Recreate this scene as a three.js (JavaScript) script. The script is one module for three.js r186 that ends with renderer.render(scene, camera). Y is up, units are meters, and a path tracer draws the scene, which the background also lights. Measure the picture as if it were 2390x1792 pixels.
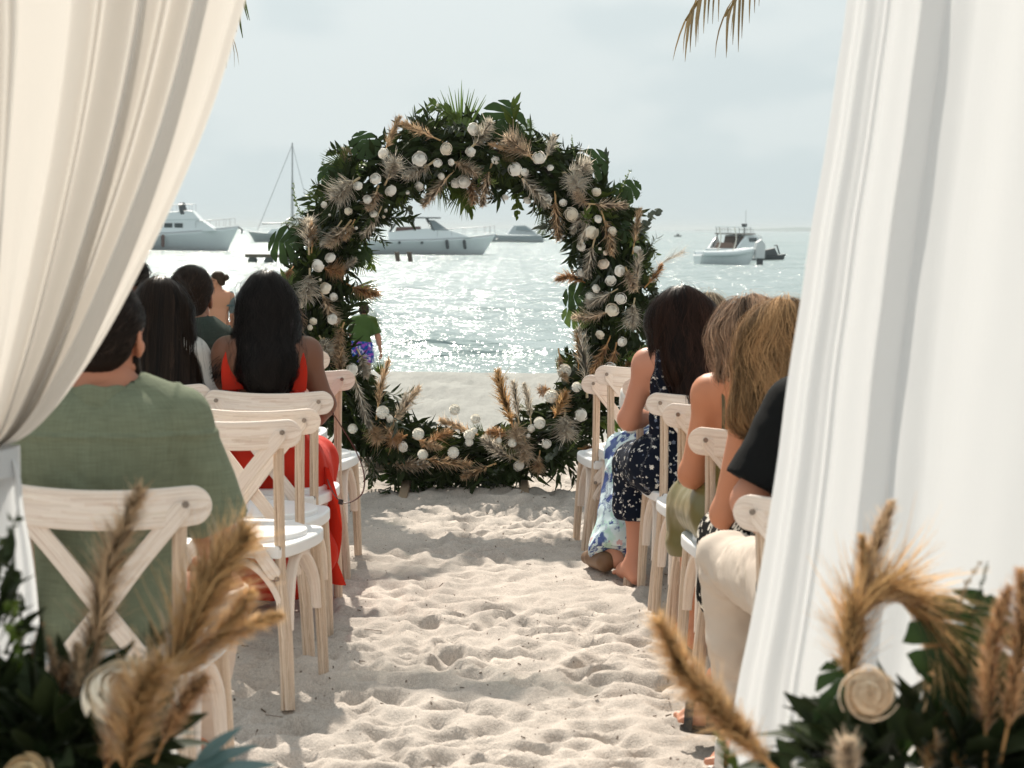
import * as THREE from 'three';

// ---------------------------------------------------------------- camera, sky, sun, exposure
const scene = new THREE.Scene();
const FPX = 4480, PW = 2390, PH = 1792, EYE = 1.5;                 // focal length in pixels of a 2390 x 1792 frame
const camera = new THREE.PerspectiveCamera(2 * Math.atan(PH / 2 / FPX) * 180 / Math.PI, 4 / 3, 0.1, 40000);
camera.position.set(0, EYE, 0);
camera.rotation.order = 'YXZ';
camera.rotation.set(-4.645 * Math.PI / 180, 0, 0.0088);
camera.focus = 10.3;
camera.userData.fStop = camera.getFocalLength() / 1000 / 0.0104;
camera.updateMatrixWorld(true);

const SUN_AZ = -9.4 * Math.PI / 180, SUN_EL = 40 * Math.PI / 180;
const sunDir = new THREE.Vector3(Math.sin(SUN_AZ) * Math.cos(SUN_EL), Math.sin(SUN_EL), -Math.cos(SUN_AZ) * Math.cos(SUN_EL));
const sun = new THREE.DirectionalLight(new THREE.Color().setRGB(1, 0.92, 0.80), 5.0);
sun.position.copy(sunDir).multiplyScalar(60);
sun.target.position.set(0, 0, -8);
sun.castShadow = true;
sun.shadow.mapSize.set(4096, 4096);
Object.assign(sun.shadow.camera, { left: -14, right: 14, top: 14, bottom: -14, near: 1, far: 140 });
sun.shadow.radius = 1.3;
scene.add(sun, sun.target);

// ---------------------------------------------------------------- small maths
function rng(seed) { let a = seed | 0; return () => { a = (a + 0x6d2b79f5) | 0; let t = Math.imul(a ^ (a >>> 15), 1 | a); t = (t + Math.imul(t ^ (t >>> 7), 61 | t)) ^ t; return ((t ^ (t >>> 14)) >>> 0) / 4294967296; }; }
const V = (x, y, z) => new THREE.Vector3(x, y, z);
const lerp = (a, b, t) => a + (b - a) * t, clamp = (x, a = 0, b = 1) => Math.min(b, Math.max(a, x));
const sst = (x, a, b) => { const t = clamp((x - a) / (b - a)); return t * t * (3 - 2 * t); };
const hash3 = (x, y, z) => { let h = Math.imul(x, 374761393) ^ Math.imul(y, 668265263) ^ Math.imul(z, 2147483647 ^ 0x5bd1e995); h = Math.imul(h ^ (h >>> 13), 1274126177); h ^= h >>> 16; return (h >>> 0) / 4294967296; };
function vn3(x, y, z) {
  const ix = Math.floor(x), iy = Math.floor(y), iz = Math.floor(z); let fx = x - ix, fy = y - iy, fz = z - iz;
  fx = fx * fx * (3 - 2 * fx); fy = fy * fy * (3 - 2 * fy); fz = fz * fz * (3 - 2 * fz);
  const L = (k) => lerp(lerp(hash3(ix, iy, iz + k), hash3(ix + 1, iy, iz + k), fx), lerp(hash3(ix, iy + 1, iz + k), hash3(ix + 1, iy + 1, iz + k), fx), fy);
  return lerp(L(0), L(1), fz);
}
const fbm3 = (x, y, z, o = 4) => { let s = 0, a = 0.5, t = 0; for (let i = 0; i < o; i++) { s += a * vn3(x, y, z); t += a; a *= 0.5; x = x * 2.03 + 11.3; y = y * 2.03 + 5.7; z = z * 2.03 + 3.1; } return s / t; };
const ray = (px, py) => V((px - PW / 2) / FPX, -(py - PH / 2) / FPX, -1).applyQuaternion(camera.quaternion);
const at = (px, py, d) => { const r = ray(px, py); return V(0, EYE, 0).addScaledVector(r, d / -r.z); };       // the point d metres ahead that a pixel of the photograph looks at
const ground = (px, py, h = 0) => { const r = ray(px, py); return V(0, EYE, 0).addScaledVector(r, (h - EYE) / r.y); };

// ---------------------------------------------------------------- sky (computed, air and thin cloud only)
{
  const W = 2048, H = 1024, data = new Float32Array(W * H * 4);
  for (let r = 0; r < H; r++) {
    const up = ((r + 0.5) / H - 0.5) * Math.PI, e = up * 180 / Math.PI, y = Math.sin(up);
    for (let c = 0; c < W; c++) {
      const round = ((c + 0.5) / W - 0.5) * 2 * Math.PI, i = (r * W + c) * 4;
      const x = Math.cos(round) * Math.cos(up), z = Math.sin(round) * Math.cos(up);
      const k = Math.pow(clamp(Math.max(e, 0) / 90), 0.8), cs = clamp(x * sunDir.x + y * sunDir.y + z * sunDir.z, -1, 1);
      const glow = 0.25 * Math.pow(clamp(cs * 0.5 + 0.5), 9);
      let R = lerp(0.44, 0.61, k) + glow, G = lerp(0.51, 0.665, k) + glow * 0.97, B = lerp(0.522, 0.68, k) + glow * 0.93;
      if (e > -0.5 && e < 40) {
        const a = round * 57.3;
        const n = fbm3(a * 0.22 + 4.3, e * 0.62 + 1.2, 2.2, 6), big = fbm3(a * 0.06 + 9, e * 0.2, 7.7, 3);
        const m = sst(n + (big - 0.5) * 0.7, 0.49, 0.66) * sst(e, 0.6, 2.6) * (1 - sst(e, 22, 40));
        const edge = sst(n + (big - 0.5) * 0.7, 0.50, 0.56) - sst(n + (big - 0.5) * 0.7, 0.58, 0.72);
        R += m * 0.055; G += m * 0.044; B += m * 0.036;
      }
      if (e < 0) { R = 0.45; G = 0.48; B = 0.48; }
      data[i] = R; data[i + 1] = G; data[i + 2] = B; data[i + 3] = 1;
    }
  }
  const sky = new THREE.DataTexture(data, W, H, THREE.RGBAFormat, THREE.FloatType);
  sky.mapping = THREE.EquirectangularReflectionMapping; sky.magFilter = THREE.LinearFilter; sky.needsUpdate = true;
  scene.background = sky; scene.environment = sky;
}
scene.fog = new THREE.FogExp2(new THREE.Color().setRGB(0.80, 0.86, 0.88), 0.00028);

// ---------------------------------------------------------------- building helpers
const taken = {};
const numbered = (n) => { const k = taken[n] = (taken[n] ?? -1) + 1; return k ? n + '_' + String(k).padStart(3, '0') : n; };
function tag(o, label, category, group) { o.userData = { label, category, kind: 'thing' }; if (group) o.userData.group = group; return o; }
function thing(name, label, category, p = [0, 0, 0], turn = 0, group) { const o = new THREE.Group(); o.name = numbered(name); o.position.set(...(p.isVector3 ? p.toArray() : p)); o.rotation.y = turn; scene.add(o); return tag(o, label, category, group); }
function part(name, geo, mat, parent, label) {
  const m = new THREE.Mesh(geo.isBufferGeometry ? geo : geo.geo(), mat); m.name = name; m.castShadow = m.receiveShadow = true;
  if (label) m.userData.label = label;
  if (parent) parent.add(m); else { m.name = numbered(name); scene.add(m); }
  return m;
}
function struct(name, geo, mat, label) { const m = part(name, geo, mat, null); m.userData = { kind: 'structure' }; if (label) m.userData.label = label; return m; }

class G {                                                            // grows one indexed geometry
  constructor() { this.p = []; this.n = []; this.t = []; this.c = []; this.i = []; }
  v(p, n, u = 0, w = 0, c) { this.p.push(p.x, p.y, p.z); if (n) this.n.push(n.x, n.y, n.z); this.t.push(u, w); if (c) this.c.push(c[0], c[1], c[2]); return this.p.length / 3 - 1; }
  tri(a, b, c) { this.i.push(a, b, c); }
  quad(a, b, c, d) { this.i.push(a, b, c, a, c, d); }
  add(g, m) {                                                        // g: another G or a BufferGeometry
    const bg = g.isBufferGeometry ? g : g.geo(), P = bg.attributes.position, N = bg.attributes.normal, U = bg.attributes.uv, C = bg.attributes.color, o = this.p.length / 3, a = V(), nm = m && new THREE.Matrix3().getNormalMatrix(m);
    for (let k = 0; k < P.count; k++) {
      a.fromBufferAttribute(P, k); if (m) a.applyMatrix4(m); this.p.push(a.x, a.y, a.z);
      a.fromBufferAttribute(N, k); if (m) a.applyMatrix3(nm).normalize(); this.n.push(a.x, a.y, a.z);
      this.t.push(U ? U.getX(k) : 0, U ? U.getY(k) : 0); if (C) this.c.push(C.getX(k), C.getY(k), C.getZ(k));
    }
    if (bg.index) for (let k = 0; k < bg.index.count; k++) this.i.push(bg.index.getX(k) + o); else for (let k = 0; k < P.count; k++) this.i.push(k + o);
    return this;
  }
  geo() {
    const g = new THREE.BufferGeometry();
    g.setAttribute('position', new THREE.Float32BufferAttribute(this.p, 3));
    g.setAttribute('uv', new THREE.Float32BufferAttribute(this.t, 2));
    if (this.c.length === this.p.length) g.setAttribute('color', new THREE.Float32BufferAttribute(this.c, 3));
    g.setIndex(this.i);
    if (this.n.length === this.p.length) g.setAttribute('normal', new THREE.Float32BufferAttribute(this.n, 3)); else g.computeVertexNormals();
    return g;
  }
}
const mtx = (p, q, s = 1) => new THREE.Matrix4().compose(p, q ?? new THREE.Quaternion(), s.isVector3 ? s : V(s, s, s));
const toward = (dir, up = V(0, 0, 1)) => {                           // +y along dir, +z as near to up as it goes
  const y = dir.clone().normalize(); let x = V().crossVectors(y, up); if (x.lengthSq() < 1e-6) x = V().crossVectors(y, V(1, 0, 0)); x.normalize();
  return new THREE.Quaternion().setFromRotationMatrix(new THREE.Matrix4().makeBasis(x, y, V().crossVectors(x, y)));
};
const curve = (pts) => new THREE.CatmullRomCurve3(pts.map((p) => p.isVector3 ? p : V(...p)), false, 'centripetal');
// A bar with a rounded-rectangle section swept along a path: width() lies along "side", thickness across it.
function sweep(pts, width, thick, side, opt = {}) {
  const g = new G(), n = opt.n ?? 16, c = pts.getPointAt ? pts : (pts.length > 2 ? curve(pts) : new THREE.LineCurve3(...pts.map((p) => p.isVector3 ? p : V(...p)))), L = c.getLength(), e = opt.round ?? 0.25;
  const W = typeof width === 'function' ? width : () => width, T = typeof thick === 'function' ? thick : () => thick, M = opt.m ?? 12;
  const ring = []; const sv = side.isVector3 ? side : V(...side);
  for (let k = 0; k < M; k++) { const a = (k + 0.5) / M * 2 * Math.PI, ca = Math.cos(a), sa = Math.sin(a); ring.push([Math.sign(ca) * Math.pow(Math.abs(ca), e), Math.sign(sa) * Math.pow(Math.abs(sa), e)]); }
  const ss = opt.s ?? Array.from({ length: n + 1 }, (_, k) => k / n);
  for (let r = 0; r < ss.length; r++) {
    const s = ss[r], p = c.getPointAt(s), tg = c.getTangentAt(s), b = V().crossVectors(tg, sv).normalize(), a = V().crossVectors(b, tg).normalize(), w = W(s * L, L) / 2, t = T(s * L, L) / 2;
    for (let k = 0; k <= M; k++) { const q = ring[k % M]; g.v(p.clone().addScaledVector(a, q[0] * w).addScaledVector(b, q[1] * t), null, k / M * 0.1 + (opt.u ?? 0), s * L + (opt.w ?? 0)); }
  }
  const R = M + 1;
  for (let r = 0; r + 1 < ss.length; r++) for (let k = 0; k < M; k++) g.quad(r * R + k, r * R + k + 1, (r + 1) * R + k + 1, (r + 1) * R + k);
  for (const [r, f] of [[0, 1], [ss.length - 1, 0]]) { const o = g.p.length / 3; const m = c.getPointAt(ss[r]); g.v(m, null, 0.05, ss[r] * L); for (let k = 0; k < M; k++) { const b = (r * R + k) * 3; g.v(V(g.p[b], g.p[b + 1], g.p[b + 2]), null, 0.05, ss[r] * L); } for (let k = 0; k < M; k++) f ? g.tri(o, o + 1 + (k + 1) % M, o + 1 + k) : g.tri(o, o + 1 + k, o + 1 + (k + 1) % M); }
  const bg = g.geo(); return bg;
}
const tube = (pts, r, opt = {}) => sweep(pts, typeof r === 'function' ? (s, L) => 2 * r(s / L) : 2 * r, typeof r === 'function' ? (s, L) => 2 * r(s / L) : 2 * r, opt.side ?? V(0.3, 0.2, 0.93), { m: opt.m ?? 8, round: 1, n: opt.n ?? 10 });
const box = (w, h, d, x, y, z) => new THREE.BoxGeometry(w, h, d).translate(x, y, z);

// ---------------------------------------------------------------- textures
function canvasTex(w, h, draw, srgb = true, rep) { const c = document.createElement('canvas'); c.width = w; c.height = h; draw(c.getContext('2d'), w, h); const t = new THREE.CanvasTexture(c); t.wrapS = t.wrapT = THREE.RepeatWrapping; if (srgb) t.colorSpace = THREE.SRGBColorSpace; if (rep) t.repeat.set(...rep); return t; }
function pixTex(w, h, f, rep, srgb = false) {
  const d = new Uint8Array(w * h * 4); for (let y = 0; y < h; y++) for (let x = 0; x < w; x++) { const q = f(x / w, y / h, x, y), o = (y * w + x) * 4; if (typeof q === 'number') d[o] = d[o + 1] = d[o + 2] = clamp(q) * 255; else { d[o] = clamp(q[0]) * 255; d[o + 1] = clamp(q[1]) * 255; d[o + 2] = clamp(q[2]) * 255; } d[o + 3] = 255; }
  const t = new THREE.DataTexture(d, w, h); t.magFilter = THREE.LinearFilter; t.wrapS = t.wrapT = THREE.RepeatWrapping; if (srgb) t.colorSpace = THREE.SRGBColorSpace; if (rep) t.repeat.set(...rep); t.needsUpdate = true; return t;
}
const hashP = (x, y, p, q, s) => hash3(((x % p) + p) % p, ((y % q) + q) % q, s);
function pn(u, v, p, q, s) { const x = u * p, y = v * q, ix = Math.floor(x), iy = Math.floor(y); let fx = x - ix, fy = y - iy; fx = fx * fx * (3 - 2 * fx); fy = fy * fy * (3 - 2 * fy); return lerp(lerp(hashP(ix, iy, p, q, s), hashP(ix + 1, iy, p, q, s), fx), lerp(hashP(ix, iy + 1, p, q, s), hashP(ix + 1, iy + 1, p, q, s), fx), fy); }   // noise that tiles
const pfbm = (u, v, p, q, s, o = 4) => { let a = 0.5, r = 0, t = 0; for (let i = 0; i < o; i++) { r += a * pn(u, v, p << i, q << i, s + i); t += a; a *= 0.55; } return r / t; };
const std = (r, g, b, rough = 0.8, o = {}) => new THREE.MeshStandardMaterial({ color: new THREE.Color().setRGB(r, g, b), roughness: rough, ...o });
const phy = (r, g, b, rough = 0.8, o = {}) => new THREE.MeshPhysicalMaterial({ color: new THREE.Color().setRGB(r, g, b), roughness: rough, ...o });
const sheer = (r, g, b, t = 0.4, o = {}) => phy(r, g, b, 1, { transmission: t, thickness: 0, side: THREE.DoubleSide, ...o });
const weave = pixTex(256, 256, (u, v, x, y) => 0.5 + 0.22 * ((x >> 1) % 2 ? 1 : -1) * ((y >> 1) % 2 ? 1 : -1) + 0.4 * (pfbm(u, v, 64, 8, 3, 3) - 0.5) + 0.4 * (pfbm(u, v, 8, 64, 5, 3) - 0.5), [9, 9]);
const linenCol = pixTex(256, 256, (u, v) => { const q = 0.88 + 0.13 * (pfbm(u, v, 6, 90, 3, 2) - 0.5) + 0.09 * (pfbm(u, v, 80, 5, 5, 2) - 0.5); return [q, q, q]; }, [6, 6], true);
// ---------------------------------------------------------------- sand
const worley = (x, y) => { let f = 9, id = 0; const ix = Math.floor(x), iy = Math.floor(y); for (let a = -1; a < 2; a++) for (let b = -1; b < 2; b++) { const jx = ix + a + 0.1 + 0.8 * hash3(ix + a, iy + b, 17), jy = iy + b + 0.1 + 0.8 * hash3(ix + a, iy + b, 31), d = (x - jx) ** 2 + (y - jy) ** 2; if (d < f) { f = d; id = hash3(ix + a, iy + b, 53); } } return [f, id]; };
function sandHeight(x, z) {
  const d = -z;
  let h = 0.06 * sst(d, 15, 19) - 0.42 * sst(d, 19.25, 21) - 0.5 * sst(d, 20.5, 30) - 1.5 * sst(d, 28, 80);
  const wx = x + 0.16 * (fbm3(x * 2.1, z * 2.1, 1.3, 3) - 0.5), wz = z + 0.16 * (fbm3(x * 2.1, z * 2.1, 8.3, 3) - 0.5);
  const a = worley(wx * 7.4, wz * 8.6), b = worley(wx * 12.3 + 3.1, wz * 14.7 + 1.7), soft = fbm3(x * 1.1, z * 1.1, 5.5, 3);
  const amp = (0.6 + 0.8 * a[1]) * lerp(0.55, 1.25, sst(soft, 0.35, 0.62)) * (1 - 0.25 * sst(d, 10, 15)) * (d > 19.2 ? 0.1 : 1);
  const pitR = 0.10 + 0.17 * a[1], c2 = worley(wx * 5.3 + 7.7, wz * 7.2 + 2.2), pit2 = 0.05 + 0.14 * c2[1];
  h += (clamp(a[0], 0, 0.42) - 0.2) * 0.045 * amp - 0.019 * amp * Math.max(0, 1 - a[0] / pitR) - 0.025 * amp * Math.max(0, 1 - c2[0] / pit2) + (clamp(b[0], 0, 0.4) - 0.15) * 0.02 * amp + (fbm3(x * 9, z * 9, 2.5, 3) - 0.5) * 0.02 * Math.min(1, amp) + (fbm3(x * 0.8, z * 0.8, 3.3, 2) - 0.5) * 0.016;
  h += 0.05 * Math.exp(-((x + 0.1) ** 2) / 0.5 - ((z + 10.75) ** 2) / 0.03);                // the bank the ring is dug into
  return h - 0.012;
}
{
  const xs = [], ds = [];
  for (let x = -1.7; x <= 1.7; x += 0.0175) xs.push(x);
  for (let x = 1.7, s = 0.02; x < 90;) { s = Math.min(s * 1.09, 8); x += s; xs.push(x); xs.unshift(-x); }
  for (let d = -14; d < 4; d += 0.4) ds.push(d);
  for (let d = 4; d < 12.6;) { ds.push(d); d += Math.max(0.015, 0.0034 * d); }
  for (let d = 12.6; d < 21;) { ds.push(d); d += 0.0085 * d; }
  for (let d = 21; d < 90;) { ds.push(d); d *= 1.04; }
  const g = new G();
  for (const d of ds) for (const x of xs) { const seaward = sst(d + 1.6 * (fbm3(x * 0.5, d * 0.5, 4, 4) - 0.5), 12.6, 14.2); g.v(V(x, sandHeight(x, -d), -d), null, x, d, [lerp(1, 0.60, seaward), lerp(1, 0.68, seaward), lerp(1, 0.72, seaward)]); }  // sand turns darker and cooler seaward, along a noisy edge
  const n = xs.length; for (let r = 0; r + 1 < ds.length; r++) for (let c = 0; c + 1 < n; c++) g.quad(r * n + c, r * n + c + 1, (r + 1) * n + c + 1, (r + 1) * n + c);
  const rr = rng(5), spots = Array.from({ length: 260 }, () => [rr(), rr(), 0.0012 + 0.003 * rr() * rr(), rr()]);
  const dark = new Float32Array(1024 * 1024); for (const [sx, sy, sr, k] of spots) { const R = Math.ceil(sr * 1024); for (let a = -R; a <= R; a++) for (let b = -R; b <= R; b++) if (a * a + b * b * (1 + 3 * k) < R * R) dark[(((sy * 1024 | 0) + a + 1024) % 1024) * 1024 + ((sx * 1024 | 0) + b + 1024) % 1024] = 0.4 + 0.4 * k; }
  const col = pixTex(1024, 1024, (u, v, x, y) => { const q = 0.80 + 0.16 * (pfbm(u, v, 5, 5, 1, 4) - 0.5) + 0.20 * (hash3(x, y, 3) - 0.5) + 0.10 * (pfbm(u, v, 200, 200, 9, 2) - 0.5), k = dark[y * 1024 + x]; return [q * (1 - k * 0.8), q * (1 - k * 0.87), q * (1 - k * 0.92)]; }, [0.7, 0.7], true);
  const bump = pixTex(512, 512, (u, v, x, y) => 0.5 + 0.5 * (pfbm(u, v, 24, 24, 1, 4) - 0.5) + 0.35 * (hash3(x, y, 9) - 0.5), [0.9, 0.9]);
  struct('sand', g, std(0.765, 0.672, 0.592, 0.95, { vertexColors: true, map: col, bumpMap: bump, bumpScale: 0.006 }), 'pale beach sand trampled into small hollows');
}
// ---------------------------------------------------------------- sea
const SEA = -0.45;
{
  const as = [], ds = []; for (let a = -62; a < -18; a += 2.2) as.push(a); for (let a = -18; a <= 18.01; a += 0.16) as.push(a); for (let a = 20; a <= 62; a += 2.2) as.push(a);
  for (let d = 19.3; d < 62;) { ds.push(d); d += 0.11 + (d - 19) * 0.004; } for (let d = 62; d < 320;) { ds.push(d); d *= 1.008; } for (let d = 320; d < 9000;) { ds.push(d); d *= 1.07; } ds.push(9000);
  const rw = rng(77), W = [];
  for (let i = 0; i < 16; i++) { const L = 0.9 * Math.pow(1.24, i), th = (rw() - 0.5) * 1.5; W.push([L, Math.sin(th) * 2 * Math.PI / L, Math.cos(th) * 2 * Math.PI / L, rw() * 6.28, 0.0042 * Math.pow(L, 0.8)]); }
  const crest = [[930, 792, 0.13, 1.5, 0.7], [1018, 826, 0.18, 1.4, 0.7], [1010, 742, 0.06, 2, 0.6], [1330, 840, 0.10, 3.4, 0.4], [1180, 720, 0.08, 2.4, 0.6]].map(([x, y, h, l, w]) => { const p = ground(x, y, SEA); return [p.x, p.z, h, l, w]; });
  const wave = (x, z, d, step) => {
    let h = 0; const warp = 2.2 * fbm3(x * 0.12, z * 0.12, 1, 2);
    for (const [L, kx, kz, ph, A] of W) { const f = clamp((L / step - 2.5) / 3); if (f > 0) { const s = Math.sin(kx * x + kz * z + ph + warp * (2.2 / L + 0.6)); h += f * A * (s + 0.35 * (1 - Math.abs(s)) * 2 - 0.3); } }
    h *= 0.25 + 0.75 * sst(d, 20, 34); h *= 0.5 + fbm3(x * 0.09 + 4, z * 0.09, 6, 2);
    for (const [cx, cz, ch, cl, cw] of crest) { const dz = z - cz - 0.5 * (fbm3(x * 0.5, 3, 1, 2) - 0.5); h += ch * Math.exp(-(((x - cx) / cl) ** 2)) * Math.exp(-((dz / (dz > 0 ? cw * 0.55 : cw * 1.5)) ** 2)); }
    return h;
  };
  const g = new G();
  ds.forEach((d, r) => { const step = r ? d - ds[r - 1] : 0.1; for (const a of as) { const x = Math.tan(a * Math.PI / 180) * d; g.v(V(x, SEA + (d < 2500 ? wave(x, -d, d, Math.max(step, d * 0.0028)) : 0), -d), null, x, d); } });
  const n = as.length; for (let r = 0; r + 1 < ds.length; r++) for (let c = 0; c + 1 < n; c++) g.quad(r * n + c, r * n + c + 1, (r + 1) * n + c + 1, (r + 1) * n + c);
  const bump = pixTex(1024, 1024, (u, v) => { const a = pfbm(u + 0.04 * pn(u, v, 5, 5, 4), v + 0.03 * pn(u, v, 7, 7, 8), 10, 18, 1, 6); return 1 - Math.abs(2 * a - 1) * 1.3; }, [1 / 9, 1 / 9]);
  struct('sea', g, phy(0.225, 0.29, 0.287, 0.165, { bumpMap: bump, bumpScale: 0.095, ior: 1.33 }), 'pale glittering sea with small ripples');
}
{
  const g = new G(), p0 = at(1640, 537, 4200), rr = rng(8); let i = 0;
  for (let k = 0; k <= 60; k++) { const x = p0.x + k * 16, y = 1 + 7.5 * sst(k, 0, 14) * (0.7 + 0.5 * fbm3(k * 0.3, 1, 1, 3)); for (const [yy, zz] of [[-3, 0], [y, -20], [y * 0.9, -160], [-3, -220]]) g.v(V(x, yy, -4200 + zz)); if (k) for (let q = 0; q < 3; q++) g.quad((k - 1) * 4 + q, k * 4 + q, k * 4 + q + 1, (k - 1) * 4 + q + 1); }
  struct('hills', g, std(0.10, 0.15, 0.14, 1), 'low distant shore on the horizon');
}
// ---------------------------------------------------------------- chairs
const woodCol = canvasTex(512, 1024, (c, w, h) => {
  c.fillStyle = '#efe3da'; c.fillRect(0, 0, w, h); const r = rng(21);
  for (let k = 0; k < 2600; k++) { const x = r() * w, y = r() * h, l = 30 + r() * 300, t = r(); c.strokeStyle = t < 0.5 ? `rgba(160,120,88,${0.03 + r() * 0.08})` : t < 0.85 ? `rgba(255,246,236,${0.06 + r() * 0.2})` : `rgba(110,76,52,${0.03 + r() * 0.10})`; c.lineWidth = 0.6 + r() * 2.6; for (const o of [0, -h]) { c.beginPath(); c.moveTo(x, y + o); c.bezierCurveTo(x + r() * 6 - 3, y + o + l * 0.3, x + r() * 8 - 4, y + o + l * 0.6, x + r() * 6 - 3, y + o + l); c.stroke(); } }
}, true, [9, 1.6]);
const woodLow = canvasTex(512, 1024, (c, w, h) => {
  c.fillStyle = '#e9d9c8'; c.fillRect(0, 0, w, h); const r = rng(22);
  for (let k = 0; k < 2600; k++) { const x = r() * w, y = r() * h, l = 40 + r() * 400, t = r(); c.strokeStyle = t < 0.55 ? `rgba(128,86,52,${0.05 + r() * 0.17})` : t < 0.8 ? `rgba(250,236,218,${0.06 + r() * 0.24})` : `rgba(84,54,32,${0.05 + r() * 0.2})`; c.lineWidth = 0.6 + r() * 3; for (const o of [0, -h]) { c.beginPath(); c.moveTo(x, y + o); c.bezierCurveTo(x + r() * 6 - 3, y + o + l * 0.3, x + r() * 8 - 4, y + o + l * 0.6, x + r() * 6 - 3, y + o + l); c.stroke(); } }
}, true, [9, 1.6]);
const WOOD = std(0.98, 0.95, 0.92, 0.55, { map: woodCol, bumpMap: woodCol, bumpScale: 0.0012 }), LEGWOOD = std(1, 0.95, 0.9, 0.6, { map: woodLow, bumpMap: woodLow, bumpScale: 0.0012 });
const SEATPAINT = phy(0.80, 0.80, 0.80, 0.38), WOODS = [WOOD, WOOD.clone(), WOOD.clone()], LEGS = [LEGWOOD, LEGWOOD.clone(), LEGWOOD.clone()], BOLT = std(0.25, 0.21, 0.18, 0.4, { metalness: 0.8 });
[[1, 0.95, 0.965, 0.98, 0.31], [2, 1.0, 0.975, 0.94, 0.57]].forEach(([k, r, g, b, o]) => { for (const L of [WOODS, LEGS]) { L[k].color.multiply(new THREE.Color().setRGB(r, g, b)); const m = L[k].map.clone(); m.offset.set(o, o * 0.7); L[k].map = m; L[k].bumpMap = m; } });
function chairProto() {
  const t = new THREE.Group();
  const endW = (w, r) => (s, L) => { const e = Math.min(s, L - s); return w * Math.sqrt(Math.max(0.0004, 1 - (e < r ? ((r - e) / r) ** 2 : 0))); };
  const dens = (n) => { const a = []; for (let k = 0; k <= n; k++) { const q = k / n; a.push(q); } for (const q of [0.004, 0.012, 0.025, 0.045, 0.07]) a.push(q, 1 - q); return a.sort((x, y) => x - y); };
  const rail = []; for (let k = -6; k <= 6; k++) { const x = k / 6; rail.push(V(x * 0.245, 0.812 + 0.014 * x * x, 0.078 - 0.048 * x * x)); }
  part('top_rail', sweep(rail, endW(0.09, 0.045), 0.021, V(0, 1, 0), { s: dens(18), m: 16, u: 0.3 }), WOOD, t);
  for (const s of [-1, 1]) {
    part('rear_post', sweep([V(s * 0.217, -0.05, 0.085), V(s * 0.196, 0.16, 0.035), V(s * 0.172, 0.34, 0.006), V(s * 0.168, 0.46, 0.004), V(s * 0.171, 0.64, 0.026), V(s * 0.176, 0.80, 0.046)], (q, L) => lerp(0.043, 0.033, sst(q / L, 0.25, 0.6)), (q, L) => lerp(0.038, 0.026, sst(q / L, 0.3, 0.7)), V(1, 0, 0), { n: 22, round: 0.6, w: s }), s > 0 ? LEGWOOD : LEGWOOD, t);
    part('front_leg', sweep([V(s * 0.205, -0.05, -0.405), V(s * 0.198, 0.2, -0.385), V(s * 0.186, 0.43, -0.365)], (q, L) => lerp(0.034, 0.042, q / L), (q, L) => lerp(0.034, 0.042, q / L), V(1, 0, 0), { n: 10, round: 0.7, w: s * 2 }), LEGWOOD, t);
    part('side_brace', sweep([V(s * 0.198, 0.19, 0.015), V(s * 0.19, 0.30, -0.03), V(s * 0.18, 0.385, -0.11), V(s * 0.178, 0.408, -0.185), V(s * 0.18, 0.385, -0.26), V(s * 0.186, 0.30, -0.345), V(s * 0.19, 0.19, -0.372)], 0.034, 0.022, V(1, 0, 0), { n: 26, round: 0.5 }), WOOD, t);
    for (const [x, y, z] of [[0.196, 0.828, 0.078], [0.168, 0.358, 0.042], [0.168, 0.452, 0.02], [0.2, 0.215, -0.39]]) { const b = new THREE.CylinderGeometry(0.0075, 0.0082, 0.006, 14).rotateX(Math.PI / 2).translate(s * x, y, z); part('bolt', b, BOLT, t); }
    const z0 = s > 0 ? 0.066 : 0.062;
    part('cross_slat', sweep([V(s * 0.196, 0.828, z0), V(s * 0.09, 0.70, 0.056 + s * 0.004), V(0, 0.579, 0.046 + s * 0.0075), V(-s * 0.09, 0.465, 0.038 + s * 0.003), V(-s * 0.168, 0.358, 0.032)], endW(0.044, 0.022), 0.0135, V(-s * 0.6, -0.3, 0).cross(V(0, 0, 1)).multiplyScalar(s), { s: dens(16), m: 14, u: s }), WOOD, t);
  }
  for (const z of [0.016, -0.375]) part('cross_brace', sweep([V(-0.186, 0.19, z), V(-0.165, 0.30, z), V(-0.09, 0.39, z), V(0, 0.411, z), V(0.09, 0.39, z), V(0.165, 0.30, z), V(0.186, 0.19, z)], 0.032, 0.022, V(0, 0, 1), { n: 26, round: 0.5 }), WOOD, t);
  const sh = new THREE.Shape(); sh.moveTo(-0.165, 0.02); sh.lineTo(0.165, 0.02); sh.quadraticCurveTo(0.185, 0.0, 0.2, -0.1); sh.quadraticCurveTo(0.228, -0.3, 0.2, -0.385); sh.quadraticCurveTo(0.19, -0.42, 0.12, -0.43); sh.lineTo(-0.12, -0.43); sh.quadraticCurveTo(-0.19, -0.42, -0.2, -0.385); sh.quadraticCurveTo(-0.228, -0.3, -0.2, -0.1); sh.quadraticCurveTo(-0.185, 0, -0.165, 0.02);
  part('seat_frame', new THREE.ExtrudeGeometry(sh, { depth: 0.026, bevelEnabled: true, bevelSize: 0.008, bevelThickness: 0.008, bevelSegments: 3, curveSegments: 8 }).rotateX(Math.PI / 2).scale(1, 1, -1).scale(1, 1, -1).translate(0, 0.452, 0), SEATPAINT, t);
  const pd = new THREE.Shape(); pd.absellipse(0, 0, 0.182, 0.192, 0, 2 * Math.PI);
  part('seat', new THREE.ExtrudeGeometry(pd, { depth: 0.012, bevelEnabled: true, bevelSize: 0.012, bevelThickness: 0.008, bevelSegments: 3, curveSegments: 20 }).rotateX(Math.PI / 2).translate(0, 0.472, -0.205), SEATPAINT, t);
  return t;
}
const chair0 = chairProto();
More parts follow.
